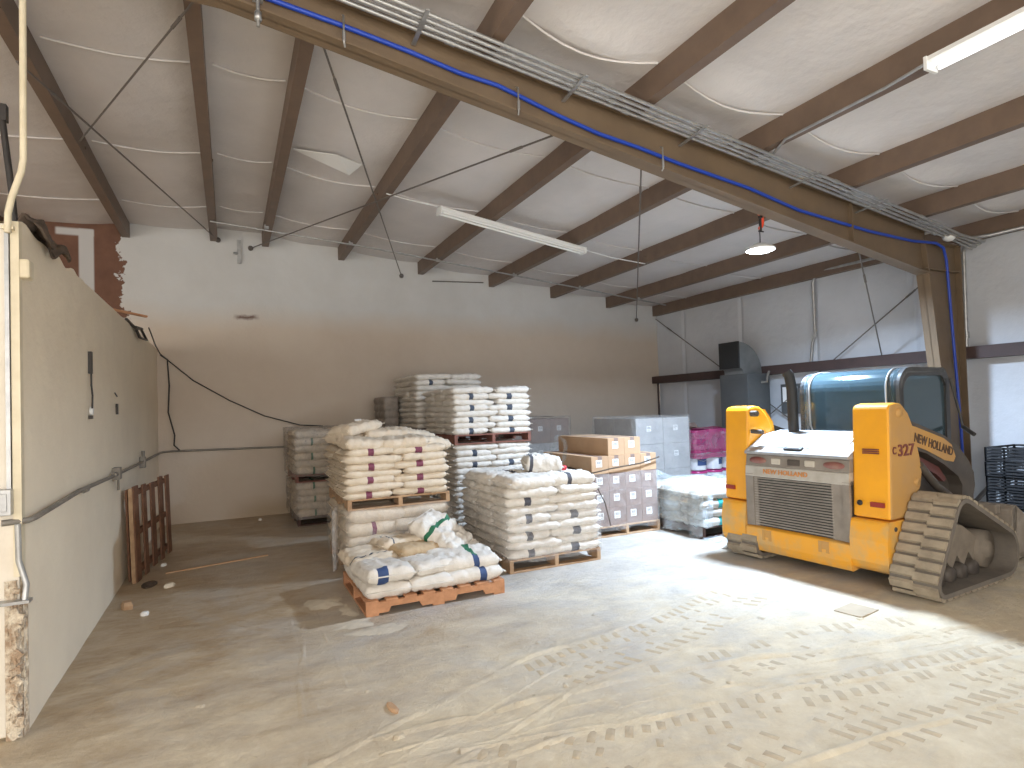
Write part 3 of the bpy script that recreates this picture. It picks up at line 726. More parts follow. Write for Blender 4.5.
# C: white sacks in the middle, grey bands
pallet(2.40, 5.18, 1.04, 1.24, 0, 'wood_pale', 'pale wooden pallet on the floor under the white grey-banded sacks', 'y')
pC = variants(5, 11, .53, .43, .104, [M['paper_white'], M['band_grey']], None)
bC = variants(5, 31, .53, .43, .104, [M['paper_white'], M['band_grey']], (.42, .55))
KEEP4 = {(0, 0), (1, 0), (0, 1), (0, 2)}
gC = 'white grey-banded sacks in the middle of the bay'
sack_stack(2.40, 5.18, 1.03, 1.24, .13, 8, .0835, pC, bC, 'white sack', 'grey-banded white sack', 'mid-floor stack left of cartons', gC, KEEP4, 5, full_top=1)
ztC = .13 + 8 * .0835
big = [sack_mesh(61, .56, .42, .14, [M['paper_white'], M['band_grey']], (.40, .50), None, 1.2), sack_mesh(62, .54, .42, .13, [M['paper_white'], M['band_grey']], None, None, 1.3), sack_mesh(63, .40, .30, .19, [M['paper_white'], M['band_grey']], (.08, .17), None, 1.5)]
put_sack(big[1], (2.68, 5.38, ztC + .06), (.03, .03, .1), 'puffy white sack on top of the mid-floor stack, front left corner', gC)
put_sack(big[0], (3.15, 5.40, ztC + .05), (-.02, .02, -.05), 'flat white sack on top of the mid-floor stack, front right corner', gC)
put_sack(big[0], (2.66, 5.82, ztC + .06), (.02, 0, PI + .1), 'grey-banded white sack on top of the mid-floor stack, middle left', gC)
put_sack(big[1], (3.18, 5.85, ztC + .05), (.0, .03, .05), 'plain white sack on top of the mid-floor stack, middle right', gC)
put_sack(big[1], (2.70, 6.2, ztC + .05), (.0, -.03, .15), 'slumped white sack on top of the mid-floor stack, back left', gC)
put_sack(big[2], (3.02, 5.62, ztC + .19), (.1, .12, -.25), 'rolled half-full white sack lying across the top of the mid-floor stack', gC)
b = MB(); b.lathe([(0, 0), (.04, 0), (.042, .05), (.03, .055), (0, .055)], n=16)
tag(b.build('bottle_cap', M['red'], None, (3.24, 5.55, ztC + .105)), 'bright red cap lying beside the rolled sack on the white stack', 'cap')

# A: low front pallet with a dozen sacks
pallet(.93, 4.70, 1.19, 1.03, 0, 'wood_orange', 'orange wooden pallet nearest the camera, under the low layer of sacks', 'x', h=.12)
mw = [M['paper_white'], M['band_blue'], M['band_green']]; mg = [M['paper_white'], M['band_green'], M['band_blue']]
A1 = [sack_mesh(70 + i, .53, .39, .125, mw, None, None, 1.2) for i in range(2)]
A1x = sack_mesh(73, .56, .50, .125, mg, (.60, .70), None, 1.1, 5)
A2 = sack_mesh(75, .56, .42, .135, mw, None, None, 1.3, None, (4, 10, 13))
A3 = sack_mesh(76, .60, .46, .13, mg, (.58, .67), None, 1.4, 2)
A4 = sack_mesh(77, .54, .42, .13, [M['paper_cream'], M['band_navy']], (.18, .22), None, 1.5)
A5 = sack_mesh(78, .44, .34, .11, [M['paper_tan'], M['band_navy']], None, None, 1.2)
A6 = sack_mesh(79, .52, .40, .17, [M['paper_white'], M['band_green']], (.34, .45), None, 2.8)
gA = 'sacks on the low front pallet'
q = PI / 2
for i, x in enumerate((1.12, 1.47)):
    put_sack(A1[i % 2], (x, 4.98, .175), (0, 0, q + .03 * i), 'white sack in the bottom layer of the low front pallet, front %s' % ['left', 'middle'][i], gA)
    put_sack(A1[(i + 1) % 2], (x, 5.46, .175), (0, 0, q), 'white sack in the bottom layer of the low front pallet, back %s' % ['left', 'middle'][i], gA)
put_sack(A1x, (1.86, 4.97, .175), (0, 0, .0), 'white blue-ended sack in the bottom layer of the low front pallet, front right', gA)
put_sack(A1[0], (1.90, 5.44, .175), (0, 0, .0), 'white sack in the bottom layer of the low front pallet, back right', gA)
put_sack(A2, (1.12, 4.99, .28), (.03, .05, q + .10), 'white sack with a small blue end label, front left on the low pallet', gA)
put_sack(A1[0], (1.48, 5.04, .27), (.02, .06, q + .25), 'plain white sack, front middle on the low pallet', gA)
put_sack(A3, (1.84, 5.02, .275), (.07, .0, -.06), 'white sack with green stripe, front right on the low pallet', gA)
put_sack(A4, (1.10, 5.42, .30), (-.03, 0, q + .1), 'cream sack with a dark band, back left on the low pallet', gA)
put_sack(A5, (1.50, 5.32, .345), (0, .05, .30), 'small tan sack tucked in the middle of the low pallet', gA)
put_sack(A4, (1.46, 5.56, .36), (-.1, .05, .15), 'cream sack lying across the back middle of the low pallet', gA)
put_sack(A1[1], (1.90, 5.50, .28), (0, 0, .0), 'white sack under the crumpled one, back right on the low pallet', gA)
put_sack(A6, (1.80, 5.40, .44), (.25, .55, -.80), 'crumpled half-empty white sack with green band slumped on the low pallet', gA)
# powder spilled on the floor beside it
b = MB()
for cx, cy, rx, ry, h in ((.70, 5.25, .16, .15, .02), (.80, 4.62, .15, .10, .014), (.84, 4.95, .07, .15, .012), (.95, 4.4, .18, .09, .01)):
    n = 40
    vs = [(cx, cy, h)]; fs = []
    for ring, rr in ((0, .5), (1, 1.)):
        for k in range(n):
            t = 2 * PI * k / n; w_ = 1 + .5 * mnoise.noise(Vector((math.cos(t) * 1.8 + cx * 5, math.sin(t) * 1.8, cy))) + .2 * mnoise.noise(Vector((math.cos(t) * 6, math.sin(t) * 6, cx)))
            vs.append((cx + rx * rr * w_ * math.cos(t), cy + ry * rr * w_ * math.sin(t), h * .6 if ring == 0 else .0006))
    for k in range(n):
        fs.append((0, 1 + k, 1 + (k + 1) % n)); fs.append((1 + k, 1 + n + k, 1 + n + (k + 1) % n, 1 + (k + 1) % n))
    b.add(vs, fs, 0, True)
tag(b.build('spilled_powder', M['powder']), 'pale powder spilled on the floor left of the low front pallet', 'powder', None, 'stuff')

# B: cream sacks, two pallets high
pallet(1.02, 5.92, 1.04, 1.2, 0, 'wood_pale', 'floor pallet under the cream purple-printed sacks, behind the low front pallet', 'y')
pB = variants(5, 101, .53, .42, .090, [M['paper_cream'], M['band_purple']], None)
bB = variants(5, 121, .53, .42, .090, [M['paper_cream'], M['band_purple']], (.44, .55))
pBl = variants(3, 141, .53, .41, .15, [M['paper_cream'], M['band_purple']], None, .7)
bBl = variants(3, 151, .53, .41, .15, [M['paper_cream'], M['band_purple']], (.44, .54), .7)
gB = 'cream purple-printed sacks behind the low front pallet'
sack_stack(1.02, 5.92, 1.03, 1.2, .13, 4, .127, pBl, bBl, 'cream sack', 'purple-printed cream sack', 'lower load behind low front pallet', gB, KEEP4, 8, .006)
zB = .13 + 4 * .127
pallet(1.02, 5.92, 1.05, 1.2, zB, 'wood_pale', 'raised pallet between the two loads of cream sacks', 'y', h=.11)
zB2 = zB + .11
sack_stack(1.00, 5.90, 1.06, 1.2, zB2, 7, .070, pB, bB, 'cream sack', 'purple-printed cream sack', 'upper load of cream stack', gB, KEEP4, 9, .018)
zt = zB2 + 7 * .070
top = [sack_mesh(171 + i, .48, .36, .12, [M['paper_cream'], M['band_purple']], None, None, 1.5) for i in range(3)]
for k, (x, y, z, rx, ry, rz, lab) in enumerate([
    (1.22, 6.08, .015, .06, .08, .20, 'plump cream sack, front left of the heap topping the cream stack'),
    (1.62, 6.08, .01, .08, -.02, -.05, 'cream sack, front middle of the heap topping the cream stack'),
    (1.90, 6.16, -.005, .05, .16, .12, 'cream sack, front right of the heap topping the cream stack'),
    (1.17, 6.42, .06, .0, .05, .4, 'cream sack, middle left of the heap topping the cream stack'),
    (1.50, 6.38, .095, .10, .02, .1, 'cream sack lying over two others in the centre of the cream stack'),
    (1.84, 6.46, .065, .06, .20, .1, 'cream sack, middle right of the heap topping the cream stack'),
    (1.25, 6.82, .07, .0, .0, .1, 'cream sack, back left of the heap topping the cream stack'),
    (1.72, 6.82, .06, .0, .1, .0, 'cream sack, back right of the heap topping the cream stack'),
    (1.20, 6.36, .165, -.05, -.14, .5, 'cream sack tilted at the very top left of the cream stack')]):
    put_sack(top[k % 3], (x, y, zt + z + .035), (rx, ry, rz), lab, gB)
b = MB(); b.obox(Vector((0, 0, 0)), (.07, .05, .012), Matrix.Rotation(.2, 3, 'X')); 
tag(b.build('paper_scrap', M['sticker'], None, (1.25, 6.5, zt + .285)), 'white paper scrap on the highest cream sack', 'paper')

# D: tall stack, navy bands
gD = 'white navy-banded sacks of the tall stack'
wD = 'tall stack'
pallet(2.52, 6.92, 1.04, 1.22, 0, 'wood_pale', 'floor pallet under the tall navy-banded stack', 'y')
pD = variants(5, 201, .53, .43, .092, [M['paper_white'], M['band_navy']], None)
bD = variants(5, 221, .53, .43, .092, [M['paper_white'], M['band_navy']], (.44, .57))
sack_stack(2.52, 6.92, 1.03, 1.22, .13, 14, .0735, pD, bD, 'white sack', 'navy-banded white sack', 'lower load of tall stack', gD, {(0, 0), (1, 0), (0, 1)}, 15, .008, full_top=1)
zD = .13 + 14 * .0735
pallet(2.50, 6.90, 1.06, 1.24, zD, 'wood_red', 'reddish pallet between the two loads of the tall navy-banded stack', 'y', h=.125)
sack_stack(2.50, 6.90, 1.06, 1.24, zD + .125, 8, .0735, pD, bD, 'white sack', 'navy-banded white sack', 'upper load of tall stack', gD, KEEP4, 16, .014)

# E: taller stack behind
gE = 'greyish sacks of the stack behind the tall one'
b = MB()
def block(b, x0, x1, y0, y1, z0, z1, nl, amp=.02, sd=0):
    """load of layered sacks squeezed under opaque film: bulging layers"""
    n = nl * 6; per = 64
    vs = []
    for j in range(n + 1):
        t = j / n; bul = abs(math.sin(PI * t * nl)) ** .6
        for k in range(per):
            a = 2 * PI * k / per; cx, cy = math.cos(a), math.sin(a)
            m_ = max(abs(cx), abs(cy)); r_ = (1 / m_) * .92 + .08
            r_ = min(r_, 1.30)
            o_ = -amp * (1 - bul) + .012 * mnoise.noise(Vector((cx * 4, cy * 4, t * nl * 1.3 + sd)))
            vs.append(((x0 + x1) / 2 + cx * r_ * (x1 - x0) / 2 + cx * o_, (y0 + y1) / 2 + cy * r_ * (y1 - y0) / 2 + cy * o_, z0 + (z1 - z0) * t))
    fs = [(j * per + k, j * per + (k + 1) % per, (j + 1) * per + (k + 1) % per, (j + 1) * per + k) for j in range(n) for k in range(per)]
    fs += [tuple(range(per - 1, -1, -1)), tuple(n * per + k for k in range(per))]
    b.add(vs, fs, 0, True)
M['wrapped'] = mat('sacks_under_dull_film', (.30, .26, .225, 1), .5, 0, (.22, .19, .165, 1), 7, .3, .7, .4, 18)
block(b, 2.46, 3.5, 8.4, 9.6, .13, 1.22, 9)
tag(b.build('wrapped_load', M['wrapped']), 'film-wrapped lower load behind the tall navy-banded stack', 'wrapped load')
pallet(2.46, 8.4, 1.04, 1.2, 0, 'wood_dark', 'floor pallet of the rear stack behind the tall one', 'y')
pallet(2.46, 8.38, 1.04, 1.22, 1.22, 'wood_dark', 'dark raised pallet of the rear stack behind the tall one', 'y', h=.12)
sack_stack(2.46, 8.38, 1.04, 1.22, 1.34, 10, .080, pD, bD, 'greyish sack', 'navy-banded greyish sack', 'upper load of rear stack', gE, {(0, 0), (0, 1), (0, 2)}, 25, .01, full_top=3)
b = MB(); block(b, 2.17, 2.43, 9.2, 9.95, .13, 1.84, 15, .02, 4)
tag(b.build('wrapped_load', M['wrapped']), 'dark wrapped load against the back wall, left of the rear stack', 'wrapped load')
pallet(2.15, 9.18, .29, .8, 0, 'wood_dark', 'pallet under the dark wrapped load at the back wall', 'y')

# G: film-wrapped pair of loads at the left, by the back wall
gG = 'film-wrapped sacks by the left back corner'
pallet(.85, 9.0, 1.04, 1.2, 0, 'wood_dark', 'floor pallet of the wrapped sacks in the left back corner', 'y')
pG = variants(4, 301, .53, .41, .12, [M['paper_cream'], M['band_green']], None)
bG = variants(3, 321, .53, .41, .12, [M['paper_cream'], M['band_green']], (.46, .53))
sack_stack(.85, 9.0, 1.03, 1.2, .13, 5, .098, pG, bG, 'wrapped cream sack', 'wrapped green-banded cream sack', 'lower load by back corner', gG, KEEP4, 35, .006)
pallet(.83, 8.98, 1.05, 1.22, .62, 'wood_red', 'raised pallet between the wrapped sack loads in the left back corner', 'y', h=.11)
sack_stack(.83, 8.98, 1.05, 1.2, .73, 6, .105, pG, bG, 'wrapped cream sack', 'wrapped green-banded cream sack', 'upper load by back corner', gG, KEEP4, 36, .006)
def film_shell(x0, x1, y0, y1, z0, z1, m, label, name='stretch_film', sd=0, amp=.02, top_=True, loose=None):
    b = MB(); n = 14; per = 72
    vs = []
    for j in range(n + 1):
        t = j / n
        for k in range(per):
            a = 2 * PI * (k + .5) / per; cx, cy = math.cos(a), math.sin(a)
            r_ = min(1 / max(abs(cx), abs(cy)), 1.36)
            o_ = amp * (.4 + mnoise.noise(Vector((cx * 3, cy * 3, t * 4 + sd)))) + amp * .5 * mnoise.noise(Vector((cx * 11, cy * 11, t * 9 + sd)))
            z = z0 + (z1 - z0) * t + (.03 * mnoise.noise(Vector((cx * 2, cy * 2, sd))) if j in (0, n) else 0)
            vs.append(((x0 + x1) / 2 + cx * (r_ * (x1 - x0) / 2 + o_), (y0 + y1) / 2 + cy * (r_ * (y1 - y0) / 2 + o_), z))
    fs = [(j * per + k, j * per + (k + 1) % per, (j + 1) * per + (k + 1) % per, (j + 1) * per + k) for j in range(n) for k in range(per)]
    b.add(vs, fs, 0, True)
    if top_:
        tv = [vs[n * per + k] for k in range(per)]; c = Vector(((x0 + x1) / 2, (y0 + y1) / 2, z1 + .01))
        rings = [tv]
        for s in (.7, .35):
            rings.append([tuple(c + (Vector(p) - c) * s + Vector((0, 0, .015 * mnoise.noise(Vector(p) * 5 * s)))) for p in tv])
        o = len(b.v); allv = [p for r_ in rings for p in r_] + [tuple(c)]
        f2 = [(i * per + k, i * per + (k + 1) % per, (i + 1) * per + (k + 1) % per, (i + 1) * per + k) for i in range(2) for k in range(per)] + [(2 * per + k, 2 * per + (k + 1) % per, 3 * per) for k in range(per)]
        b.add(allv, f2, 0, True)
    return tag(b.build(name, m), label, 'plastic film')
film_shell(.80, 1.92, 8.95, 10.23, .10, .62, M['film_dusty'], 'dusty stretch film round the lower sack load in the left back corner', sd=1)
film_shell(.78, 1.93, 8.93, 10.24, .70, 1.40, M['film_dusty'], 'dusty stretch film round the upper sack load in the left back corner', sd=2)
film_shell(.99, 2.09, 5.885, 7.16, .06, .645, M['film'], 'clear stretch film round the lower load of cream sacks', sd=3, amp=.012, top_=False)
# loose film hanging at the left of the cream stack
b = MB()
def lf(u, v): return (.86 + .14 * u + .02 * math.sin(14 * u), 5.87 + .5 * u + .03 * math.sin(u * 20 + v * 3), .66 - .58 * v + .04 * math.sin(9 * u) * v)
b.sheet(lf, 26, 14)
tag(b.build('stretch_film', M['film_dusty']), 'loose stretch film hanging off the left of the cream sack load', 'plastic film')
film_shell(2.36, 3.46, 5.14, 6.46, .10, .62, M['film'], 'clear stretch film round the base of the mid-floor white stack', sd=5, amp=.012, top_=False)

# ------------------------------------------------------------------ cartons
def carton(x, y, z, w, d, h, m, label, group, tape=True, sticker=True):
    root = thing('carton', label, 'box', (x + w / 2, y + d / 2, z), 0, group)
    b = MB(); b.box(-w / 2, w / 2, -d / 2, d / 2, 0, h); b.box(-.0015, .0015, -d / 2 - .001, d / 2 + .001, h - .001, h + .001)
    b.build('body', m, root, bevel=.006)
    if sticker:
        s = MB(); sx, sz = -.015, h * .60; sw, sh = .085, .085
        s.box(sx - sw / 2, sx + sw / 2, -d / 2 - .003, -d / 2 - .0005, sz - sh / 2, sz + sh / 2, 0)
        for k in range(6):
            xx = sx - .032 + .011 * k; s.box(xx, xx + .004 + .002 * (k % 2), -d / 2 - .004, -d / 2 - .003, sz - .005, sz + .03, 1)
        for k in range(2): s.box(sx - .03, sx + .022, -d / 2 - .004, -d / 2 - .003, sz - .02 - .012 * k, sz - .016 - .012 * k, 1)
        s.build('sticker', [M['sticker'], M['ink']], root)
    if tape:
        t = MB(); t.box(-.03, .03, -d / 2 - .0015, d / 2, h, h + .0015); t.box(-.03, .03, -d / 2 - .0015, -d / 2, h - .05, h + .0015); t.build('tape', M['kraft_dark'], root)
    return root
pallet(3.88, 5.98, 1.0, 1.24, 0, 'wood_pale', 'pale pallet on the floor under the brown cartons', 'y')
gH = 'brown cartons right of the white sack stack'
cw, chh, cd = .242, .212, 1.2
ORDC = ['first', 'second', 'third', 'fourth']
for r_ in range(5):
    for c_ in range(4):
        if r_ == 4 and c_ in (0, 3): continue
        z = .13 + chh * r_
        lab = 'brown carton, %s from left in the %s row of the wrapped pallet' % (ORDC[c_], ['bottom', 'second', 'third', 'fourth'][min(r_, 3)]) if r_ < 4 else ('left' if c_ == 1 else 'right') + ' of the two brown cartons topping the carton pallet'
        carton(3.90 + (cw + .001) * c_ + (.0 if r_ < 4 else .01), 6.0 + (.0 if r_ < 4 else .01), z, cw - .002, cd, chh - .002, M['kraft'] if r_ > 2 else M['kraft_dark'], lab, gH)
film_shell(3.875, 4.90, 5.965, 7.23, .08, .77, M['film'], 'clear stretch film round the lower rows of brown cartons', sd=7, amp=.01, top_=False)
b = MB()   # twisted film edge running round the carton stack
b.tube([(3.87, 7.2, .84), (3.875, 6.5, .82), (3.88, 5.97, .79), (4.2, 5.965, .83), (4.6, 5.965, .86), (4.89, 5.965, .92)], .009, 6)
b.tube([(3.89, 5.965, .72), (4.05, 5.96, .42), (4.12, 5.96, .14)], .006, 6)
tag(b.build('film_rope', M['rag']), 'dark twisted film strand round the brown cartons', 'plastic film')

# I: grey wrapped cartons behind
pallet(5.70, 7.48, 1.1, 1.2, 0, 'wood_dark', 'pallet under the grey wrapped cartons at the back', 'y')
gI = 'grey wrapped cartons behind the brown ones'
for r_ in range(3):
    for c_ in range(2):
        for d_ in range(2):
            carton(5.72 + .535 * c_, 7.5 + .585 * d_, .13 + .412 * r_, .53, .58, .408, M['greybox'],
                   'grey carton, %s %s, %s of the wrapped grey stack' % (['front', 'back'][d_], ['left', 'right'][c_], ['bottom row', 'middle row', 'top row'][r_]), gI, False, d_ == 0)
film_shell(5.68, 6.82, 7.46, 8.7, .1, 1.39, M['film'], 'clear stretch film over the grey cartons at the back', sd=9, amp=.015)
# J: brown-grey cartons by the back wall
pallet(4.30, 9.05, 1.15, 1.1, 0, 'wood_dark', 'pallet under the wrapped cartons at the back wall', 'y')
for r_ in range(3):
    for c_ in range(3):
        carton(4.32 + .375 * c_, 9.07, .13 + .42 * r_, .372, 1.05, .416, M['kraft_dark'] if r_ == 2 else M['greybox'],
               'dull carton at the back wall, %s in the %s row' % (['left', 'middle', 'right'][c_], ['bottom', 'middle', 'top'][r_]), 'dull wrapped cartons at the back wall', False, True)
film_shell(4.28, 5.48, 9.03, 10.16, .1, 1.42, M['film_dusty'], 'dusty stretch film over the dull cartons at the back wall', sd=10)
# loop of film standing behind the white stack
b = MB()
def loop(u, v):
    a = 2 * PI * u; return (3.80 + .10 * math.cos(a) + .02 * math.sin(3 * a), 6.55 + .10 * v + .04 * math.sin(2 * a), 1.06 + .17 * math.sin(a) + .02 * mnoise.noise(Vector((u * 9, v * 3, 0))))
b.sheet(loop, 48, 4)
tag(b.build('stretch_film', M['film_blue']), 'loop of clear film standing out from the left side of the brown cartons', 'plastic film')

# K: pails in magenta film
pallet(6.86, 7.42, 1.06, 1.1, 0, 'wood_dark', 'pallet under the white pails', 'y')
gK = 'white pails in magenta film'
R_ = .165
for lv in range(3):
    for j in range(2):
        for i in range(3):
            x, y, z = 7.04 + .345 * i, 7.62 + .345 * j, .13 + .335 * lv
            root = thing('pail', 'white pail, %s %s, %s tier of the magenta-wrapped stack' % (['front', 'back'][j], ['left', 'middle', 'right'][i], ['bottom', 'middle', 'top'][lv]), 'pail', (x, y, z), .6 * i, gK)
            b = MB(); b.lathe([(0, 0), (.145, 0), (.147, .01), (R_ - .006, .29), (R_ - .006, .30), (0, .30)], n=28); b.lathe([(R_ - .008, .23), (R_ + .002, .232), (R_ + .002, .24), (R_ - .008, .242)], n=28); b.build('body', M['pail'], root)
            b = MB(); b.lathe([(R_ + .002, .285), (R_ + .004, .32), (R_ - .01, .325), (R_ - .02, .318), (0, .318)], n=28); b.build('lid', M['pail_lid'], root)
            if j == 0:
                b = MB()
                for k in range(7):
                    a0 = -PI / 2 - .5 + .6 * 0 + k * .14 - .6 * i
                    ra = .158
                b.lathe([(.1545, .08), (.1595, .19)], n=28)
                bm_f = [f for f in range(len(b.f))]
                keepf = [f for f in bm_f if (f % 28) in range(18, 24)]
                b.f = [b.f[f] for f in keepf]; b.m = [0] * len(b.f); b.sm = [True] * len(b.f)
                b.build('label', M['band_blue'], root)
            b = MB(); b.tube([(R_ * math.cos(t), R_ * math.sin(t), .25 - .10 * math.sin(t) ** 2) for t in [PI * (-1 + k / 8) for k in range(9)]], .004, 6); b.build('handle', M['galv'], root)
film_shell(6.86, 7.91, 7.44, 8.14, .76, 1.14, M['film_pink'], 'magenta stretch film round the top tier of pails', sd=12, amp=.012, top_=False)
film_shell(6.87, 7.90, 7.45, 8.13, .66, .74, M['film_pink'], 'thin magenta film band round the middle tier of pails', sd=13, amp=.012, top_=False)
b = MB(); b.obox(Vector((0, 0, 0)), (.34, .26, .008), Matrix.Rotation(.12, 3, 'X') @ Matrix.Rotation(.1, 3, 'Y')); b.obox(Vector((0, .16, .03)), (.34, .12, .008), Matrix.Rotation(.9, 3, 'X'))
tag(b.build('cardboard_flap', M['kraft_dark'], None, (7.2, 7.72, 1.165), rz=.2), 'folded brown cardboard lying on top of the pails', 'cardboard')

# L: teal-printed bags under bright plastic
pallet(4.95, 5.30, 1.04, 1.2, 0, 'wood_dark', 'dark pallet left of the loader under the plastic-covered bags', 'y')
pL = variants(3, 401, .54, .42, .13, [M['paper_white'], M['band_teal']], None)
bL = variants(3, 421, .54, .42, .13, [M['paper_white'], M['band_teal']], (.50, .64))
sack_stack(4.97, 5.30, 1.02, 1.18, .13, 4, .105, pL, bL, 'white bag', 'teal-printed white bag', 'plastic-covered pallet by loader', 'teal-printed bags under plastic by the loader', KEEP4, 45, .02, full_top=1)
# crumpled sheet of plastic
b = MB()
def sheetL(u, v):
    a = u; x = 4.90 + 1.12 * u; y = 5.22 + 1.3 * v
    base = .595 + .06 * mnoise.noise(Vector((u * 3, v * 3, 1)))
    left = max(0, 1 - u / .35); z = base + .10 * math.exp(-((u - .15) ** 2 + (v - .8) ** 2) * 14)
    edge = min(u * 1.0, v * 1.0, 1 - u, 1 - v)
    if edge < .10:
        z = z - (.10 - edge) * (4.5 if u < .12 else .6)
        if u < .10: x -= .03 * mnoise.noise(Vector((v * 9, u * 9, 2)))
        if v < .10: y -= .04 * abs(mnoise.noise(Vector((u * 9, 3, 2))))
    z += .05 * mnoise.noise(Vector((u * 5, v * 5, 5))) + .012 * mnoise.noise(Vector((u * 14, v * 14, 9)))
    return (x + .03 * mnoise.noise(Vector((u * 9, v * 9, 7))), y + .03 * mnoise.noise(Vector((u * 9, v * 9, 3))), max(z, .12))
b.sheet(sheetL, 70, 70)
tag(b.build('plastic_sheet', M['film_blue']), 'crumpled clear plastic sheet thrown over the bags left of the loader', 'plastic film')
b = MB()
def skirt(u, v):
    x = 4.93 - .05 * math.sin(u * 17) - .05 * v + .03 * mnoise.noise(Vector((u * 7, v * 7, 4))); y = 5.24 + 1.25 * u
    if u < .35: x += .0
    return (x, y, .64 - .60 * v + .03 * mnoise.noise(Vector((u * 6, v * 6, 8))))
b.sheet(skirt, 46, 26)
tag(b.build('stretch_film', M['film_blue']), 'bunched clear film hanging down the left side of the plastic-covered bags', 'plastic film')
b = MB(); b.sheet(lambda u, v: (4.9 + .55 * u, 5.02 + .24 * v + .03 * math.sin(u * 7), .012 + .03 * abs(mnoise.noise(Vector((u * 9, v * 7, 4))))), 24, 10)
tag(b.build('plastic_scrap', M['film_blue']), 'scrap of clear film on the floor in front of the plastic-covered bags', 'plastic film')

# ------------------------------------------------------------------ leaning pallet and floor litter
root = thing('pallet', 'brown broken pallet leaning on edge against the partition', 'pallet', (-.965, 6.98, 0), -.13, 'wooden pallets')
b = MB()
lean = Matrix.Rotation(-.025, 3, 'Y')
for k, y in enumerate((.0, .30, .62, .95, 1.28)):
    b.obox(lean @ Vector((.12, y, .46)), (.018, .13 if k % 2 else .16, .96 - .03 * (k % 3)), lean)
b.build('deck_boards', M['wood_brown'], root, bevel=.003)
for z in (.08, .46, .86):
    b = MB(); b.obox(lean @ Vector((.085, .64, z)), (.045, 1.36, .05), lean); b.build('stringer', M['wood_brown'], root)
for y in (.0, 1.28):
    b = MB(); b.obox(lean @ Vector((.055, y, .46)), (.018, .12, .9), lean); b.build('bottom_board', M['wood_brown'], root)
b = MB(); b.obox(lean @ Vector((.10, -.09, .46)), (.035, .012, .93), lean); b.build('edge_slat', M['wood_pale'], root)
b = MB(); b.tube([(-.63, 7.11, .008), (.36, 7.36, .008)], .012, 4)
b = MB(); v = Vector((.99, .25, 0)); b.obox(Vector((-.135, 7.235, .008)), (1.02, .03, .014), Matrix.Rotation(math.atan2(.25, .99), 3, 'Z'))
tag(b.build('wood_strip', M['kraft']), 'long thin wood strip lying on the floor by the back wall', 'wood strip')
def chunk(name, m, loc, size, label, cat, seed):
    b = MB(); r = random.Random(seed)
    prof = [(math.cos(t) * r.uniform(.75, 1), math.sin(t) * r.uniform(.75, 1)) for t in [2 * PI * k / 9 for k in range(9)]]
    n = 9; vs = []
    for z, s in ((0, .95), (.55, 1), (1, .7)):
        for p in prof: vs.append((p[0] * size[0] / 2 * s + r.uniform(-.004, .004), p[1] * size[1] / 2 * s, z * size[2]))
    fs = [(j * n + k, j * n + (k + 1) % n, (j + 1) * n + (k + 1) % n, (j + 1) * n + k) for j in range(2) for k in range(n)] + [tuple(range(n - 1, -1, -1)), tuple(2 * n + k for k in range(n))]
    b.add(vs, fs)
    return tag(b.build(name, m, None, loc, rz=r.uniform(0, 3)), label, cat)
chunk('brick_piece', M['wood_pale'], (-.82, 6.0, 0), (.15, .10, .06), 'broken brown brick piece on the floor by the partition', 'brick', 1)
chunk('plaster_bit', M['sticker'], (-.66, 5.72, 0), (.07, .06, .03), 'small white plaster bit on the floor before the brick piece', 'plaster', 2)
chunk('rag_scrap', M['rag'], (-.73, 6.68, 0), (.2, .13, .04), 'black rag scrap on the floor at the foot of the leaning pallet', 'rag', 3)
chunk('plaster_bit', M['endwall'], (-.55, 6.55, 0), (.13, .08, .035), 'pale plaster bit beside the black rag scrap', 'plaster', 4)
chunk('plaster_bit', M['sticker'], (-.68, 7.5, 0), (.06, .05, .03), 'white crumb on the floor right of the leaning pallet', 'plaster', 5)
chunk('plaster_bit', M['sticker'], (.39, 9.9, 0), (.07, .06, .03), 'white crumb on the floor near the wrapped sacks', 'plaster', 6)
chunk('wood_chip', M['kraft'], (.76, 3.2, 0), (.17, .05, .02), 'tan wood chip on the dusty floor nearest the camera', 'wood chip', 7)
b = MB(); b.box(-.13, .13, -.10, .10, 0, .006); b.box(-.13, -.02, -.10, -.085, .006, .010)
tag(b.build('cardboard_piece', M['card_pale'], None, (4.2, 2.93, .001), rz=.15), 'flat cardboard piece on the floor beside the loader', 'cardboard')

# ------------------------------------------------------------------ tread marks left in the dust
def catmull(P, n=24):
    P = [Vector(p) for p in P]; P = [2 * P[0] - P[1]] + P + [2 * P[-1] - P[-2]]; out = []
    for i in range(1, len(P) - 2):
        for k in range(n):
            t = k / n; a, b_, c, d = P[i - 1], P[i], P[i + 1], P[i + 2]
            out.append(.5 * ((2 * b_) + (c - a) * t + (2 * a - 5 * b_ + 4 * c - d) * t * t + (3 * b_ - a - 3 * c + d) * t ** 3))
    return out + [P[-2]]
b = MB(); r3 = random.Random(21)
def mound(c, along, L_, W_, h, mi=0):
    side = Vector((-along.y, along.x, 0)); vs = []
    prof = [(-.5, 0), (-.2, 1), (.2, 1), (.5, 0)]
    for s in (-.5, -.42, .42, .5):
        for p, z in prof:
            j = .15 * mnoise.noise(Vector((c.x * 20 + s * 3, c.y * 20 + p, 0)))
            vs.append(c + along * (s * L_) + side * ((p + j) * W_) + Vector((0, 0, h * z * (1 if abs(s) < .45 else 0) + .0004)))
    b.add(vs, [(i * 4 + k, i * 4 + k + 1, i * 4 + k + 5, i * 4 + k + 4) for i in range(3) for k in range(3)], mi, True)
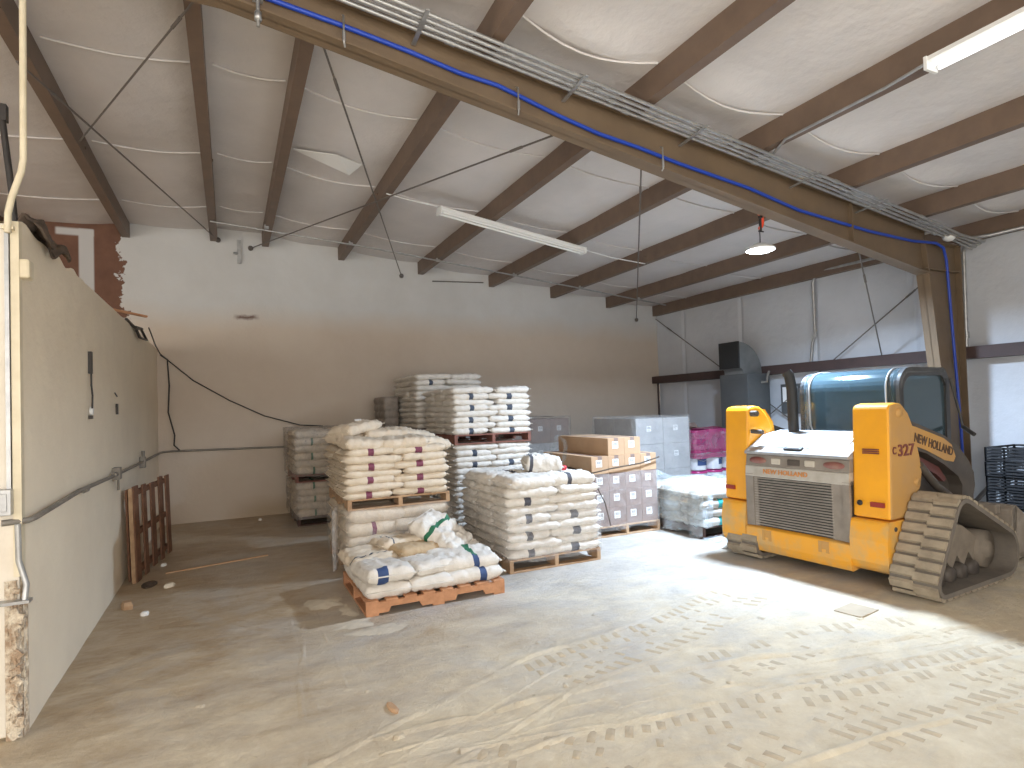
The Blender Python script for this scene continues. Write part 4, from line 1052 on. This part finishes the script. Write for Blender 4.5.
def print_track(P, width, pitch, skew, h, drop=.25):
    pts = catmull([Vector((x, y, 0)) for x, y in P], 40); acc = 0
    for p, q in zip(pts[:-1], pts[1:]):
        acc += (q - p).length
        if acc > pitch:
            acc = 0; d = (q - p).normalized(); s = Vector((-d.y, d.x, 0))
            for sg in (-1, 1):
                if r3.random() < drop: continue
                al = (s * sg + d * skew).normalized()
                mound(p + s * sg * width * .42, al, .10 * r3.uniform(.7, 1.2), .042, h * .5 * r3.uniform(.5, 1.2), 1)
                if r3.random() < .45: mound(p + s * sg * width * .16, al, .08 * r3.uniform(.6, 1.2), .035, h * .4, 1)
def rut(P, off, w_, h):
    pts = catmull([Vector((x, y, 0)) for x, y in P], 30)
    rows = []
    for i in range(len(pts) - 1):
        d = (pts[i + 1] - pts[i]).normalized(); s = Vector((-d.y, d.x, 0)); o_ = off + .02 * mnoise.noise(pts[i] * 3)
        hh = h * max(0, .7 + 1.4 * mnoise.noise(pts[i] * 4 + Vector((off * 9, 0, 0))))
        rows.append([pts[i] + s * (o_ + k * w_) + Vector((0, 0, z * hh + .0003)) for k, z in ((-.5, 0), (-.1, 1), (.2, .8), (.5, 0))])
    vs = [p for r_ in rows for p in r_]
    b.add(vs, [(i * 4 + k, i * 4 + k + 1, i * 4 + k + 5, i * 4 + k + 4) for i in range(len(rows) - 1) for k in range(3)], 0, True)
TA = [(.2, 2.55), (1.09, 2.9), (1.75, 3.17), (2.51, 3.27), (3.72, 3.62)]
TB = [(.6, 2.75), (1.97, 2.68), (2.7, 2.55), (3.3, 2.40), (4.0, 2.25), (4.7, 2.15)]
TC = [(.9, 2.38), (1.29, 2.32), (1.83, 2.18), (2.53, 2.13), (3.26, 2.04), (4.2, 1.9)]
print_track([(1.6, 3.1), (2.2, 3.24), (2.9, 3.36), (3.8, 3.66)], .42, .085, .35, .009, .2)
print_track(TC, .5, .095, .45, .010, .2)
print_track([(2.6, 2.0), (3.2, 1.9), (3.9, 1.85), (4.6, 1.8)], .5, .095, .45, .010, .15)
print_track([(2.2, 2.78), (2.9, 2.72), (3.6, 2.7), (4.4, 2.5)], .30, .08, .3, .006, .45)
for off, w_, h in ((-.24, .05, .010), (.25, .06, .012), (.0, .03, .005)): rut(TA, off, w_, h)
for off, w_, h in ((-.20, .05, .012), (.2, .07, .016), (.06, .03, .006), (-.06, .03, .007)): rut(TB, off, w_, h)
for off, w_, h in ((.28, .05, .010), (-.3, .05, .010)): rut(TC, off, w_, h)
for off, w_, h in ((0, .03, .003), (.2, .04, .004)): rut([(.70, 2.3), (.64, 2.68), (.59, 3.69), (.6, 5.11)], off, w_, h)
rut([(-.1, 2.5), (.26, 2.89), (.35, 3.83), (.50, 4.9)], 0, .04, .006)
for k in range(60):
    x, y = r3.uniform(-.6, 4.4), 1.6 + 2.3 * r3.random() ** 1.4; s = .008 + .022 * r3.random() ** 2
    a = r3.uniform(0, 6); mound(Vector((x, y, 0)), Vector((math.cos(a), math.sin(a), 0)), s * 2, s * 1.5, s * .35)
tag(b.build('dust_tracks', [M['floor'], M['tread']]), 'tan dust ridged by tyre and track treads across the floor', 'dust', None, 'stuff')

# ------------------------------------------------------------------ right side: furnace, crates
root = thing('furnace', 'grey furnace cabinet with a duct elbow against the right wall', 'furnace', (7.85, 7.22, 0))
b = MB(); b.box(0, .52, 0, .62, .12, 2.05); b.box(0.02, .5, .02, .6, 0, .12); b.build('cabinet', M['hvac'], root, bevel=.01)
b = MB(); b.box(-.006, 0, .05, .57, 1.2, 1.95); b.build('access_panel', M['hvac'], root, bevel=.004)
b = MB()   # square elbow: up from the cabinet and over toward the room
n = 10
ring = []
cx, cz = -.02, 2.08; ri, ro = .08, .52
for k in range(n + 1):
    t = PI / 2 * k / n
    for rr in (ri, ro):
        for y in (.14, .56): ring.append((cx + rr * math.cos(t), y, cz + rr * math.sin(t)))
fs = []
for k in range(n):
    o = k * 4
    for a, c in ((0, 1), (1, 3), (3, 2), (2, 0)): fs.append((o + a, o + c, o + 4 + c, o + 4 + a))
b.add(ring, fs, 0, False)
b.box(cx + ri, cx + ro, .14, .56, 2.0, cz)
b.build('duct_elbow', M['duct'], root)
b = MB(); b.box(cx - .03, cx + .002, .13, .57, cz + ri - .01, cz + ro + .01); b.build('duct_mouth', M['black'], root)
b = MB(); b.tube([(.3, -.02, 1.9), (.38, -.06, 1.9), (.40, -.06, 2.0), (.46, -.05, 2.08)], .022, 8); b.build('gas_pipe', M['grey_conduit'], root)
for k, (y0, lab) in enumerate(((6.92, 'left'), (6.72, 'right'))):
    b = MB(); b.box(8.46, 8.56, y0, y0 + .16, 1.35, 1.85); b.box(8.452, 8.46, y0 + .03, y0 + .12, 1.55, 1.80, 1)
    tag(b.build('breaker_box', [M['hvac'], M['sticker']], bevel=.004), 'small grey electrical box with white plate right of the furnace, %s one' % lab, 'electrical box')
gcr = 'black crates stacked by the right wall'
for k in range(6):
    b = MB(); w, d, h = .62, .78, .165
    for x0 in (-w / 2, w / 2 - .012): 
        for z in (.0, .035, .07, .105, .14): b.box(x0, x0 + .012, -d / 2, d / 2, z, z + .022)
        for y in (-d / 2, -d / 4, 0, d / 4, d / 2 - .02): b.box(x0, x0 + .012, y, y + .02, 0, h - .004)
    for y0 in (-d / 2, d / 2 - .012):
        for z in (.0, .035, .07, .105, .14): b.box(-w / 2, w / 2, y0, y0 + .012, z, z + .022)
        for x in (-w / 2, -w / 4, 0, w / 4, w / 2 - .02): b.box(x, x + .02, y0, y0 + .012, 0, h - .004)
    b.box(-w / 2, w / 2, -d / 2, d / 2, 0, .008)
    tag(b.build('plastic_crate', M['crate'], None, (7.95 + .01 * (k % 2), 3.33, .165 * k)), 'black slatted plastic crate by the right wall, %s of its stack' % ['bottom', 'second up', 'third up', 'fourth up', 'fifth up', 'top'][k], 'crate', gcr)

# ------------------------------------------------------------------ compact track loader
LR = thing('track_loader', 'yellow and dark grey compact track loader with rubber tracks, parked at right', 'loader', (4.74, 3.855, 0), math.radians(3.5))
def P(name, b, m, parent=LR, bevel=0): return b.build(name, m, parent, bevel=bevel)
def text(name, body, size, M4, m, parent, sx=1.0, depth=.003):
    cu = bpy.data.curves.new(name, 'FONT'); cu.body = body; cu.size = size; cu.extrude = depth; cu.align_x = 'CENTER'; cu.align_y = 'CENTER'; cu.offset = size * .018
    t = bpy.data.objects.new(name + '_src', cu); me = bpy.data.meshes.new_from_object(t)
    bpy.data.objects.remove(t); me.materials.clear(); me.materials.append(m)
    me.transform(Matrix.Diagonal((sx, 1, 1, 1))); me.transform(M4)
    o = bpy.data.objects.new(name, me); C.objects.link(o); o.parent = parent; return o
def weld(b):
    """share coincident vertices so that bevels run across the seams"""
    key, remap, nv_ = {}, [], []
    for p in b.v:
        k = tuple(round(c, 5) for c in p)
        if k not in key: key[k] = len(nv_); nv_.append(p)
        remap.append(key[k])
    b.v = nv_; b.f = [[remap[i] for i in f] for f in b.f]; return b
def frame(origin, xdir, ydir):
    x, y = Vector(xdir).normalized(), Vector(ydir).normalized(); z = x.cross(y).normalized()
    y = z.cross(x).normalized()
    return Matrix(((x.x, y.x, z.x, origin[0]), (x.y, y.y, z.y, origin[1]), (x.z, y.z, z.z, origin[2]), (0, 0, 0, 1)))
HW = .875; HR = .815
# chassis between the tracks
b = MB(); b.prism([(.12, .20), (1.55, .20), (1.72, .34), (1.72, .62), (1.5, 1.02), (.3, 1.02), (.12, .9)], 'y', -.56, .56); P('chassis', b, M['ldr_dark'])
for s in (-1, 1):
    b = MB(); b.prism([(.42, .62), (1.25, .56), (1.35, .80), (1.0, .98), (.45, 1.0)], 'y', s * .56, s * .70); P('side_panel', b, M['ldr_dark'])
    b = MB(); b.prism([(.50, 1.04), (.56, 1.10), (1.0, .94), (1.12, .82), (1.08, .80), (.95, .88)], 'y', s * .70, s * .74); o = P('side_stripe', b, M['maroon']); o['label'] = 'maroon side stripe'
# rear towers
def tower(s):
    vi = (.58 if s > 0 else .50); HW = .875 if s > 0 else HR
    prof = [(.06, .575), (.085, 1.0), (.11, 1.49), (.13, 1.525), (.22, 1.54), (.30, 1.53), (.40, 1.45), (.47, 1.33), (.55, 1.08), (.575, .93), (.54, .80), (.42, .72), (.38, .60), (.36, .575)]
    b = MB(); b.prism(prof, 'y', s * vi, s * HW, caps=False)
    b.add([(u, s * vi, w_) for u, w_ in prof], [tuple(range(len(prof)))], 0); b.add([(u, s * HW, w_) for u, w_ in prof], [tuple(range(len(prof)))], 1)
    o = P('tower', weld(b), [M['yellow'], M['yellow_dusty']], bevel=.022)
    b = MB(); b.lathe([(0, .02), (.035, .02), (.04, .0)], (.24, s * HW, 1.455), 16, axis='y') if s > 0 else b.lathe([(0, -.02), (.035, -.02), (.04, .0)], (.24, s * HW, 1.455), 16, axis='y')
    b.build('pivot_pin', M['yellow_dusty'], o)
    b = MB(); b.lathe([(0, s * .015), (.03, s * .015), (.035, 0)], (.47, s * HW, .86), 14, axis='y'); b.build('bolt', M['yellow_dusty'], o)
    b = MB(); y0, y1 = sorted((s * (vi + .16), s * (vi + .27)))
    b.box(.045, .09, y0, y1, .675, .715); b.build('reflector', M['redrefl'], o)
    # lower corner bumper
    prof = [(.0, .22), (-.005, .40), (.03, .565), (.37, .565), (.36, .25), (.30, .16), (.10, .12), (.03, .15)]
    b = MB(); b.prism(prof, 'y', s * vi, s * HW)
    if s < 0: pass
    o2 = P('corner_bumper', b, M['yellow_low'], bevel=.03)
    b = MB()
    for z, u in ((.50, .30), (.50, .12)): b.lathe([(0, s * .006), (.018, s * .006), (.02, 0)], (u, s * HW, z), 10, axis='y')
    b.build('bolt', M['ldr_dark'], o2)
    return o
tR = tower(-1); tL = tower(1)
# lettering on the right tower
text('model_number', 'C', .085, frame((.15, -HR - .004, 1.14), (1, 0, 0), (0, 0, 1)), M['maroon_print'], tR, .9)
text('model_number', '327', .135, frame((.325, -HR - .004, 1.135), (1, 0, 0), (.18, 0, 1)), M['maroon_print'], tR, 1.25)
b = MB()
for k in range(3): b.box(.068, .088, -.73, -.60, 1.115 + .016 * k, 1.125 + .016 * k)
b.build('warning_sticker', M['maroon_print'], tR)
b = MB(); b.lathe([(0, -.01), (.022, -.01), (.025, 0)], (.045, -.575, .70), 8, axis='x'); b.build('latch', M['black'], tR)
# left tower inner bracket with pins
b = MB(); b.prism([(.3, 1.38), (.3, 1.5), (.40, 1.50), (.52, 1.36), (.55, 1.22), (.3, 1.18)], 'y', .60, .66); o = b.build('tower_bracket', M['yellow'], tL, bevel=.006)
b = MB(); b.tube([(.12, .55, 1.28), (.12, .42, 1.275)], .022, 10); b.tube([(.15, .57, 1.46), (.15, .5, 1.46)], .03, 12); b.build('pin', M['ldr_dark'], tL)

# rear centre: bumper bar, grille, light bar, hood
VL, VR = .57, -.50
b = MB(); b.prism([(.02, .10), (.0, .18), (.0, .33), (.06, .345), (.2, .345), (.2, .12)], 'y', VR - .0, VL)
P('rear_bumper', b, M['yellow_low'], bevel=.012)
b = MB()
for v in (.33, -.26):
    b.box(-.006, .02, v - .05, v - .02, .22, .32); b.box(-.006, .02, v + .02, v + .05, .22, .32); b.box(-.002, .03, v - .02, v + .02, .25, .32)
P('tow_bracket', b, M['yellow_dusty'])
b = MB(); b.box(.05, .18, VR, VL, .345, .87); gr = P('grille', b, M['cabblack'])
b = MB(); n = 19
for k in range(n):
    z = .365 + (.82 - .365) * k / (n - 1)
    b.obox(Vector((.042, .065, z)), (.020, .82, .011), Matrix.Rotation(.35, 3, 'Y'))
b.build('louvers', M['grillm'], gr)
for v0, v1 in ((VL - .13, VL), (VR, VR + .17)):
    b = MB(); b.box(.022, .06, v0 + .04 if v0 > 0 else v0, v1 if v0 > 0 else v1 - .11, .345, .86)
    b.box(.034, .06, v0 if v0 > 0 else v1 - .11, v0 + .04 if v0 > 0 else v1, .345, .85)
    b.build('grille_frame', M['ldr_grey'], gr)
b = MB(); b.prism([(.02, .835), (.03, .94), (.12, .95), (.12, .835)], 'y', VR, VL); P('name_panel', b, M['silver'], bevel=.008)
text('rear_lettering', 'NEW HOLLAND', .062, frame((.018, .12, .893), (0, -1, 0), (.1, 0, 1)), M['orange_print'], LR, 1.05, .002)
b = MB(); b.prism([(.035, .94), (.05, 1.055), (.14, 1.06), (.14, .94)], 'y', VR, VL); lp = P('light_panel', b, M['ldr_grey'], bevel=.01)
for v in (.43, -.36):
    b = MB(); vs = []
    n = 20
    for rr, x in ((1, .04), (.75, .028), (0, .022)):
        for k in range(n):
            t = 2 * PI * k / n; vs.append((x, v + .10 * rr * math.cos(t), .998 + .034 * rr * math.sin(t)))
    b.add(vs, [(i * n + k, i * n + (k + 1) % n, (i + 1) * n + (k + 1) % n, (i + 1) * n + k) for i in range(2) for k in range(n)], 0, True)
    b.build('tail_light', M['redlens'], lp)
for v in (.225, -.13):
    b = MB(); b.box(.03, .05, v - .05, v + .05, .968, 1.028); b.build('work_light', M['clearlens'], lp, bevel=.01)
b = MB(); b.box(.034, .05, -.03, .10, .965, 1.025); b.build('recess', M['ldr_dark'], lp, bevel=.012)
b = MB(); b.prism([(.02, 1.058), (.02, 1.085), (.30, 1.235), (.60, 1.275), (.60, 1.06)], 'y', VR + .0, VL - .0); hd = P('hood', b, M['ldr_hood'], bevel=.012)
b = MB(); b.prism([(.10, 1.133), (.115, 1.142), (.26, 1.222), (.245, 1.22)], 'y', VR + .08, VL - .1); b.build('hood_crease', M['silver'], hd)
b = MB(); b.obox(Vector((.085, .06, 1.128)), (.06, .19, .022), Matrix.Rotation(-.49, 3, 'Y')); b.build('hood_handle', M['black'], hd, bevel=.008)
b = MB(); b.obox(Vector((.083, .06, 1.134)), (.032, .12, .024), Matrix.Rotation(-.49, 3, 'Y')); b.build('handle_insert', M['ldr_hood'], hd, bevel=.006)
# exhaust stack
b = MB(); b.tube([(.52, .36, 1.1), (.52, .36, 1.70), (.515, .38, 1.84), (.50, .40, 1.88)], .052, 16, caps=False); b.tube([(.52, .36, 1.1), (.52, .36, 1.70), (.515, .38, 1.835), (.50, .40, 1.875)], .044, 16, caps=False)
P('exhaust_stack', b, M['black'])
# cab
cab = bpy.data.objects.new('cab', None); C.objects.link(cab); cab.parent = LR; cab.location = (.03, -.065, 0)
u0, u1 = .72, 1.62; cv = .50; zt = 1.86
CP = [(u0, 1.10), (u0, 1.66)] + [(u0 + .20 - .20 * math.cos(t), 1.66 + .20 * math.sin(t)) for t in [PI / 2 * k / 8 for k in range(1, 9)]] + [(u1 - .10, zt)] + [(u1 - .06, zt - .02), (u1, zt - .12), (u1 - .02, 1.10)]
def strip_on_profile(b, prof, v0, v1, th, closed=False):
    """band following the rear/roof profile between two widths"""
    n = len(prof); vs = []
    for i, (u, w) in enumerate(prof):
        p0 = Vector(prof[max(0, i - 1)]); p1 = Vector(prof[min(n - 1, i + 1)]); t = (p1 - p0).normalized(); nn = Vector((-t.y, t.x))
        for v in (v0, v1):
            vs.append((u, v, w)); 
        for v in (v1, v0):
            vs.append((u - nn.x * th, v, w - nn.y * th))
    fs = []
    for i in range(n - 1):
        o = i * 4
        for k in range(4): fs.append((o + k, o + (k + 1) % 4, o + 4 + (k + 1) % 4, o + 4 + k))
    fs += [(0, 1, 2, 3), tuple(4 * (n - 1) + k for k in (3, 2, 1, 0))]
    b.add(vs, fs, 0, False)
rear_prof = CP[:11]
b = MB()
for v0, v1 in ((cv - .055, cv), (cv - .10, cv - .072), (-cv, -cv + .055), (-cv + .072, -cv + .10)):
    strip_on_profile(b, rear_prof, v0, v1, .05)
b.box(u0 - .004, u0 + .05, -cv, cv, 1.08, 1.20)
P('rear_frame', b, M['cabframe'], cab)
b = MB(); strip_on_profile(b, rear_prof[:1] + [(u0, 1.20)] + rear_prof[1:], -cv + .03, cv - .03, .012); o = P('rear_window', b, M['glass'], cab)
b = MB()   # pale moulding round the window, following the bent glass
vt = cv - .115
side_pts = [(u - .006, w) for u, w in rear_prof if w > 1.3]
loopp = [(u, -vt, w) for u, w in reversed(side_pts)] + [(u0 - .006, -vt, 1.32), (u0 - .006, -vt + .02, 1.26), (u0 - .006, -vt + .08, 1.225), (u0 - .006, vt - .08, 1.225), (u0 - .006, vt - .02, 1.26), (u0 - .006, vt, 1.32)] + [(u, vt, w) for u, w in side_pts]
b.tube(loopp, .009, 8)
P('window_trim', b, M['ldr_hood'], cab)
b = MB(); strip_on_profile(b, CP[9:12], -cv, cv, .05); b.box(u0 + .2, u1 - .1, -cv, cv, zt - .05, zt); P('roof', b, M['cabframe'], cab, bevel=.01)
for s in (-1, 1):
    b = MB()
    outer = CP; inner = []
    c = Vector(((u0 + u1) / 2, 1.47))
    for (u, w) in CP:
        d = Vector((u, w)) - c; inner.append((c.x + d.x * .84, c.y + d.y * .80))
    n = len(CP); va, vb = s * (cv - .05), s * cv
    vs = [(u, vb, w) for u, w in outer] + [(u, vb, w) for u, w in inner] + [(u, va, w) for u, w in outer] + [(u, va, w) for u, w in inner]
    fs = []
    for i in range(n):
        j = (i + 1) % n
        fs += [(i, j, n + j, n + i), (2 * n + i, 2 * n + j, 3 * n + j, 3 * n + i), (n + i, n + j, 3 * n + j, 3 * n + i), (i, j, 2 * n + j, 2 * n + i)]
    b.add(vs, fs); P('side_frame', b, M['cabblack'], cab)
    b = MB(); b.prism(inner, 'y', s * (cv - .03), s * (cv - .02)); P('side_window', b, M['glass'], cab)
b = MB(); b.box(u1 - .04, u1 - .02, -cv + .04, cv - .04, 1.15, zt - .1); P('front_window', b, M['glass'], cab)
b = MB(); b.prism([(1.0, 1.12), (.93, 1.60), (1.0, 1.66), (1.07, 1.6), (1.10, 1.22), (1.36, 1.22), (1.40, 1.12)], 'y', -.24, .24); P('seat', b, M['seat'], cab, bevel=.03)
b = MB(); b.tube([(1.25, .30, 1.1), (1.27, .30, 1.40)], .015, 8); b.tube([(1.25, -.30, 1.1), (1.27, -.30, 1.40)], .015, 8); b.box(.9, 1.45, .27, .36, 1.1, 1.2); b.box(.9, 1.45, -.36, -.27, 1.1, 1.2); P('controls', b, M['cabblack'], cab)
b = MB(); b.tube([(u1 - .03, -cv - .02, 1.75), (u1 + .06, -cv - .05, 1.4), (u1 + .08, -cv - .06, 1.25)], .012, 8); b.tube([(u1 + .08, -cv - .06, 1.27), (u1 + .02, -cv - .18, 1.20)], .02, 8); P('hand_rail', b, M['cabblack'], cab)
# lift arms
AP = [(.36, 1.40), (.47, 1.37), (.98, 1.225), (1.20, 1.13), (1.38, .98), (1.47, .86), (1.48, .74), (1.42, .60), (1.32, .50), (1.22, .47), (1.18, .52), (1.23, .66), (1.25, .76), (1.18, .85), (.95, .97), (.66, 1.09), (.40, 1.15)]
for s in (-1, 1):
    b = MB(); b.prism(AP, 'y', s * .68, s * .81); arm = P('lift_arm', b, M['ldr_dark'], bevel=.012)
    b = MB(); b.prism([(.40, 1.345), (.50, 1.325), (.95, 1.205), (1.08, 1.14), (1.14, 1.03), (1.10, .985), (.95, 1.01), (.66, 1.115), (.42, 1.18)], 'y', s * .806, s * .816); pn = b.build('name_plate', M['yellow_dusty'], arm)
    if s < 0: text('side_lettering', 'NEW HOLLAND', .108, frame((.775, -.818, 1.155), (1, 0, -.265), (.27, 0, 1)), M['brown_print'], arm, .82)
    b = MB(); b.tube([(.55, s * .80, 1.0), (.80, s * .80, .80), (1.15, s * .80, .62)], .035, 10); b.build('lift_cylinder', M['ldr_dark'], arm)
b = MB(); b.tube([(.17, .80, 1.52), (.55, .80, 1.43), (.72, .80, 1.36)], .022, 8); P('left_arm_rail', b, M['ldr_hood'])
b = MB(); b.box(1.10, 1.22, -.8, .8, .50, .60); P('cross_tube', b, M['ldr_dark'], bevel=.01)
# tracks
def hull_path(circs, n=26):
    """outer belt round circles given in order (u,w,r), counter-clockwise"""
    pts = []
    m = len(circs)
    tang = []
    for i in range(m):
        (x0, y0, r0), (x1, y1, r1) = circs[i], circs[(i + 1) % m]
        dx, dy = x1 - x0, y1 - y0; L_ = math.hypot(dx, dy); a = math.atan2(dy, dx); be = math.acos((r0 - r1) / L_)
        tang.append(a - be)
    for i in range(m):
        x, y, r = circs[i]; a0 = tang[i - 1]; a1 = tang[i]
        while a1 < a0: a1 += 2 * PI
        k = max(3, int((a1 - a0) * 8))
        for j in range(k + 1): t = a0 + (a1 - a0) * j / k; pts.append((x + r * math.cos(t), y + r * math.sin(t)))
    return pts
CIR = [(.09, .138, .105), (1.12, .240, .205), (.46, .595, .165)]
def resample(pts, n):
    P_ = [Vector(p) for p in pts] + [Vector(pts[0])]; L_ = [0]
    for a, c in zip(P_[:-1], P_[1:]): L_.append(L_[-1] + (c - a).length)
    out = []
    for k in range(n):
        d = L_[-1] * k / n; i = max(j for j in range(len(L_)) if L_[j] <= d)
        i = min(i, len(P_) - 2); t = (d - L_[i]) / max(1e-9, L_[i + 1] - L_[i]); out.append(P_[i].lerp(P_[i + 1], t))
    return out
for s in (-1, 1):
    va, vb = (s * .822, s * 1.18) if s < 0 else (s * .44, s * .80)
    path = resample(hull_path(CIR), 108); n = len(path)
    nor = []
    for i in range(n):
        t = (path[(i + 1) % n] - path[i - 1]).normalized(); nor.append(Vector((t.y, -t.x)))
    b = MB(); vs = []
    for p, q in zip(path, nor):
        i_ = p - q * .035
        vs += [(p.x, va, p.y), (p.x, vb, p.y), (i_.x, vb, i_.y), (i_.x, va, i_.y)]
    fs = []
    for i in range(n):
        for k in range(4): fs.append((i * 4 + k, i * 4 + (k + 1) % 4, ((i + 1) % n) * 4 + (k + 1) % 4, ((i + 1) % n) * 4 + k))
    b.add(vs, fs, 0, False)
    track = P('track', b, M['trk_side'])
    b = MB()
    for k in range(36):
        i = k * 3; p, q = path[i], nor[i]; ang = math.atan2(q.y, q.x)
        for half in (0, 1):
            v0 = va + (vb - va) * (.02 if half == 0 else .5); v1 = va + (vb - va) * (.5 if half == 0 else .98)
            off = .012 if half else -.012
            tdir = Vector((-q.y, q.x)); c = p + q * .012 + tdir * off
            # lug: tapered block
            vs = []
            for vv in (min(v0, v1), max(v0, v1)):
                for du, dn in ((-.037, -.014), (.037, -.014), (.030, .013), (-.030, .013)):
                    w_ = c + tdir * du + q * dn; vs.append((w_.x, vv, w_.y))
            b.add(vs, [(0, 1, 2, 3), (4, 7, 6, 5), (0, 4, 5, 1), (1, 5, 6, 2), (2, 6, 7, 3), (3, 7, 4, 0)])
    b.build('tread_lugs', M['trk'], track)
    # undercarriage
    vo = s * 1.06
    b = MB(); b.prism([(.12, .13), (.20, .11), (.30, .24), (.38, .13), (.48, .25), (.57, .13), (.67, .25), (.76, .13), (.86, .25), (.94, .16), (1.10, .27), (1.0, .36), (.78, .48), (.60, .52), (.40, .44), (.18, .27)], 'y', s * .66, s * 1.0)
    uf = b.build('track_frame', M['under'], track, bevel=.015)
    for u in (.30, .48, .67, .86):
        b = MB(); b.lathe([(0, 0), (.06, 0), (.075, .03), (.075, .28), (.06, .31), (0, .31)] if s > 0 else [(0, 0), (.06, 0), (.075, -.03), (.075, -.28), (.06, -.31), (0, -.31)], (u, s * .74, .115), 18, axis='y'); b.build('roller', M['ldr_dark'], track)
    for (u, w, r) in CIR[1:2]:
        b = MB(); rr = r - .045; b.lathe([(0, 0), (rr * .4, 0), (rr * .5, s * .02), (rr, s * .02), (rr, s * .26), (rr * .5, s * .26), (rr * .4, s * .29), (0, s * .29)], (u, s * .76, w), 22, axis='y'); b.build('idler', M['under'], track)
    u, w, r = CIR[2]
    b = MB(); b.lathe([(0, s * .30), (.05, s * .30), (.075, s * .28), (.085, s * .20), (.085, 0), (0, 0)], (u + .02, s * .76, w - .02), 22, axis='y'); b.build('drive_motor', M['under'], track)
    b = MB()
    prof = []
    for k in range(24): t = 2 * PI * k / 24; rr = r - (.04 if k % 2 else .065); prof.append((u + rr * math.cos(t), w + rr * math.sin(t)))
    b.prism(prof, 'y', s * .84, s * .90); b.build('sprocket', M['ldr_dark'], track)
# bucket in front
b = MB()
BP = [(1.72, .08), (1.74, .50), (1.82, .54), (1.86, .52), (1.80, .18), (1.90, .10), (2.42, .07), (2.45, .05), (1.80, .04)]
b.prism(BP, 'y', -.98, .98)
for s in (-1, 1): b.prism([(1.74, .05), (1.76, .50), (1.84, .53), (2.1, .38), (2.43, .07), (2.40, .05)], 'y', s * .98, s * .955)
bk = P('bucket', b, M['bucket'], bevel=.006)
b = MB()
for v in (-.45, .45): b.box(1.60, 1.75, v - .05, v + .05, .20, .55)
b.box(1.62, 1.74, -.6, .6, .42, .54); b.box(1.64, 1.73, -.9, -.6, .46, .55); b.build('coupler', M['bucket'], bk, bevel=.008)

# ------------------------------------------------------------------ light
sc = bpy.context.scene
w = bpy.data.worlds.new('daylight'); sc.world = w; w.use_nodes = True
bg = w.node_tree.nodes['Background']; bg.inputs[0].default_value = (1.0, .965, .915, 1); bg.inputs[1].default_value = 4.0
def portal(name, loc, rot, sx, sy):
    l = bpy.data.lights.new(name, 'AREA'); l.shape = 'RECTANGLE'; l.size = sx; l.size_y = sy; l.cycles.is_portal = True
    o = bpy.data.objects.new(name, l); C.objects.link(o); o.location = loc; o.rotation_euler = rot; return o
for (a, c, h) in DOORS: portal('door_portal', ((a + c) / 2, FY - .1, h / 2), (PI / 2, 0, 0), c - a, h)
portal('door_portal', (XW - .1, 2.0, 1.5), (PI / 2, 0, -PI / 2), 5, 3.0)
l = bpy.data.lights.new('work_lamp_light', 'AREA'); l.shape = 'DISK'; l.size = .28; l.energy = 285; l.color = (.60, .77, 1.0); l.spread = 2.8
o = bpy.data.objects.new('work_lamp_light', l); C.objects.link(o); o.location = (LX, LY, LZ - .055)

# ------------------------------------------------------------------ camera
f, yaw, pit, rol, cy = 589.9492, .44669, .02521, -.03242, 392.96
R1 = Matrix(((math.cos(yaw), -math.sin(yaw), 0), (0, 0, 1), (math.sin(yaw), math.cos(yaw), 0)))
R2 = Matrix(((1, 0, 0), (0, math.cos(pit), -math.sin(pit)), (0, math.sin(pit), math.cos(pit))))
R3 = Matrix(((math.cos(rol), math.sin(rol), 0), (-math.sin(rol), math.cos(rol), 0), (0, 0, 1)))
R = R3 @ R2 @ R1
cam = bpy.data.cameras.new('camera'); co = bpy.data.objects.new('camera', cam); C.objects.link(co)
rx, up, fw = R[0], R[1], R[2]
co.matrix_world = Matrix(((rx[0], up[0], -fw[0], 0), (rx[1], up[1], -fw[1], 0), (rx[2], up[2], -fw[2], 1.6), (0, 0, 0, 1)))
cam.sensor_fit = 'HORIZONTAL'; cam.sensor_width = 36; cam.lens = f / 1024 * 36
cam.shift_y = (cy - 384) / 1024; cam.clip_start = .05
sc.camera = co
sc.view_settings.view_transform = 'Standard'; sc.view_settings.look = 'None'; sc.view_settings.gamma = 1
sc.view_settings.use_curve_mapping = False
sc.view_settings.exposure = 0.44
sc.cycles.use_denoising = True
sc.cycles.transparent_max_bounces = 20
sc.cycles.max_bounces = 10; sc.cycles.diffuse_bounces = 6
sc.cycles.sample_clamp_indirect = 6
